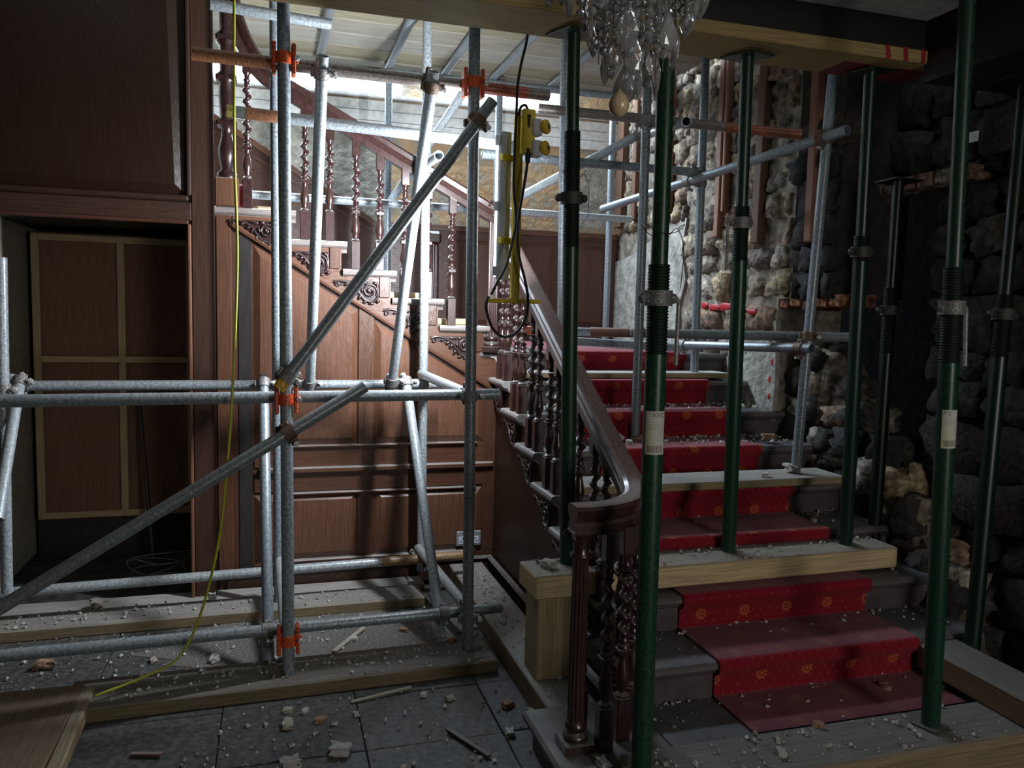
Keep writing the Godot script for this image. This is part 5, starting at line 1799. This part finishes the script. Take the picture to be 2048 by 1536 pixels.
func stub_core() -> ArrayMesh:
	var g := G.new()
	g.col = C(0.13, 0.10, 0.075)
	g.prism(poly([Vector2(3.87, 0.0), Vector2(3.87, 1.22), Vector2(3.6, 1.32), Vector2(3.44, 1.09), Vector2(3.18, 0.79), Vector2(2.95, 0.64), Vector2(2.74, 0.37), Vector2(2.6, 0.0)]), 0.22, V(2.86, 0, 0), Basis(V(0, 0, -1), V(0, 1, 0), V(1, 0, 0)))
	return g.mesh()

# ---------------------------------------------------------------- chandelier
func facets(prof: Array, k: int, flat: float) -> ArrayMesh:
	var g := G.new()
	for i in prof.size() - 1:
		for j in k:
			var a := TAU * (j + 0.5 * (i % 2)) / k
			var b := TAU * (j + 1 + 0.5 * (i % 2)) / k
			var p0: Vector2 = prof[i]
			var p1: Vector2 = prof[i + 1]
			var m := TAU * (j + 0.5 + 0.5 * (i % 2)) / k
			var A := V(cos(a) * p0.x, p0.y, sin(a) * p0.x * flat)
			var B := V(cos(b) * p0.x, p0.y, sin(b) * p0.x * flat)
			var D := V(cos(m) * p1.x, p1.y, sin(m) * p1.x * flat)
			var m2 := m + TAU / k
			var E := V(cos(m2) * p1.x, p1.y, sin(m2) * p1.x * flat)
			for t in [[A, B, D], [B, D, E]]:
				var nn: Vector3 = (t[1] - t[0]).cross(t[2] - t[0])
				var c: Vector3 = (t[0] + t[1] + t[2]) / 3.0 - V(0, (p0.y + p1.y) * 0.5, 0)
				if nn.dot(c) < 0.0:
					nn = -nn
				nn = nn.normalized()
				g.tri(t[0], t[1], t[2], nn, nn, nn)
	return g.mesh()

func chandelier() -> void:
	var c := V(0.585, 2.74, -1.29)
	var o := thing("chandelier", "crystal chandelier with hanging beads and almond drops above the stair foot", "chandelier", c)
	var bead := facets([Vector2(0.0005, 0.009), Vector2(0.0065, 0.005), Vector2(0.009, 0.0), Vector2(0.0065, -0.005), Vector2(0.0005, -0.009)], 8, 1.0)
	var drop := facets([Vector2(0.0008, 0.034), Vector2(0.008, 0.023), Vector2(0.017, 0.005), Vector2(0.0195, -0.008), Vector2(0.0125, -0.024), Vector2(0.0006, -0.035)], 8, 0.36)
	var g := G.new()
	g.col = C(0.25, 0.22, 0.17)
	g.tube(V(0, 0, 0), V(0, -0.55, 0), 0.006, 10)
	g.lathe([Vector2(0.05, 0.0), Vector2(0.045, -0.02), Vector2(0.01, -0.04)], 18)
	for q in [[0.05, -0.575], [0.075, -0.575], [0.10, -0.575], [0.128, -0.575], [0.155, -0.57]]:
		var P := []
		for i in 25:
			var a := TAU * i / 24.0
			P.push_back(V(cos(a) * q[0], q[1], sin(a) * q[0]))
		g.cord(P, 0.0028, 6, 1)
		for i in 4:
			var a := TAU * i / 4.0 + 0.4
			g.tube(V(0, q[1] + 0.06, 0), V(cos(a) * q[0], q[1], sin(a) * q[0]), 0.0025, 6)
	part("frame", g.mesh(), M.steel, o)
	var rng := RandomNumberGenerator.new()
	rng.seed = 31
	var links := G.new()
	links.col = C(0.3, 0.28, 0.24)
	for q in [[0.014, -0.575, 9, 3, 1], [0.044, -0.575, 8, 6, 1], [0.055, -0.575, 9, 8, 0], [0.078, -0.575, 5, 6, 1], [0.088, -0.575, 6, 8, 0], [0.108, -0.575, 2, 7, 1], [0.135, -0.575, 0, 8, 1], [0.16, -0.57, 0, 5, 1]]:
		for i in int(q[3]):
			var a = TAU * i / q[3] + q[0] * 40.0 + rng.randf_range(-0.12, 0.12)
			var x: float = cos(a) * q[0]
			var z: float = sin(a) * q[0]
			var y: float = q[1] - 0.012
			var n: int = q[2] + (rng.randi() % 2)
			links.tube(V(x, q[1], z), V(x, y - n * 0.0185 - 0.01, z), 0.0008, 4)
			for b in n:
				part("bead", bead, M.glass, o, T(V(x, y, z), Basis(V(0, 1, 0), rng.randf() * 3.0)))
				y -= 0.0185
			if q[4] == 1:
				part("drop", drop, M.glass, o, T(V(x, y - 0.032, z), Basis(V(0, 1, 0), -a + PI * 0.5 + rng.randf_range(-0.4, 0.4)) * Basis(V(0, 0, 1), rng.randf_range(-0.08, 0.08)) * Basis.from_scale(Vector3.ONE * rng.randf_range(0.85, 1.15))))
	part("link_wire", links.mesh(), M.steel, o)
	part("bead", bead, M.glass, o, T(V(0, -0.80, 0), Basis.from_scale(Vector3.ONE * 1.2)))
	g = G.new()
	g.lathe([Vector2(0.001, 0.024), Vector2(0.005, 0.0185), Vector2(0.0125, 0.011), Vector2(0.0172, 0.001), Vector2(0.0178, -0.005), Vector2(0.0155, -0.014), Vector2(0.009, -0.0205), Vector2(0.0005, -0.0225)], 24)
	part("ball_finial", g.mesh(), M.pearl, o, T(V(-0.022, -0.835, 0.008)))

func small_things() -> void:
	var g := G.new()
	g.col = C(0.42, 0.45, 0.03)
	g.cord([V(-0.143, 3.12, -3.41), V(-0.143, 2.77, -3.408), V(-0.144, 2.154, -3.371), V(-0.133, 1.727, -3.30), V(-0.150, 1.252, -3.25), V(-0.173, 0.909, -3.22), V(-0.210, 0.608, -3.25), V(-0.284, 0.306, -3.30), V(-0.365, 0.15, -3.29), V(-0.485, 0.10, -3.26), V(-0.64, 0.085, -3.17)], 0.0052, 10, 8)
	one("yellow_cable", g.mesh(), M.plain, "thin yellow green cable hanging from the deck down to the brown sheet", "cable")
	g = G.new()
	g.col = C(0.45, 0.015, 0.02)
	g.lump(V(0, 0, 0), V(0.05, 0.13, 0.05), 4, 4, 0.3, 0.25)
	one("red_cloth", g.mesh(), M.plain, "bright red rag stuffed behind the tall carved newel", "cloth", V(-0.155, 2.12, -4.52))
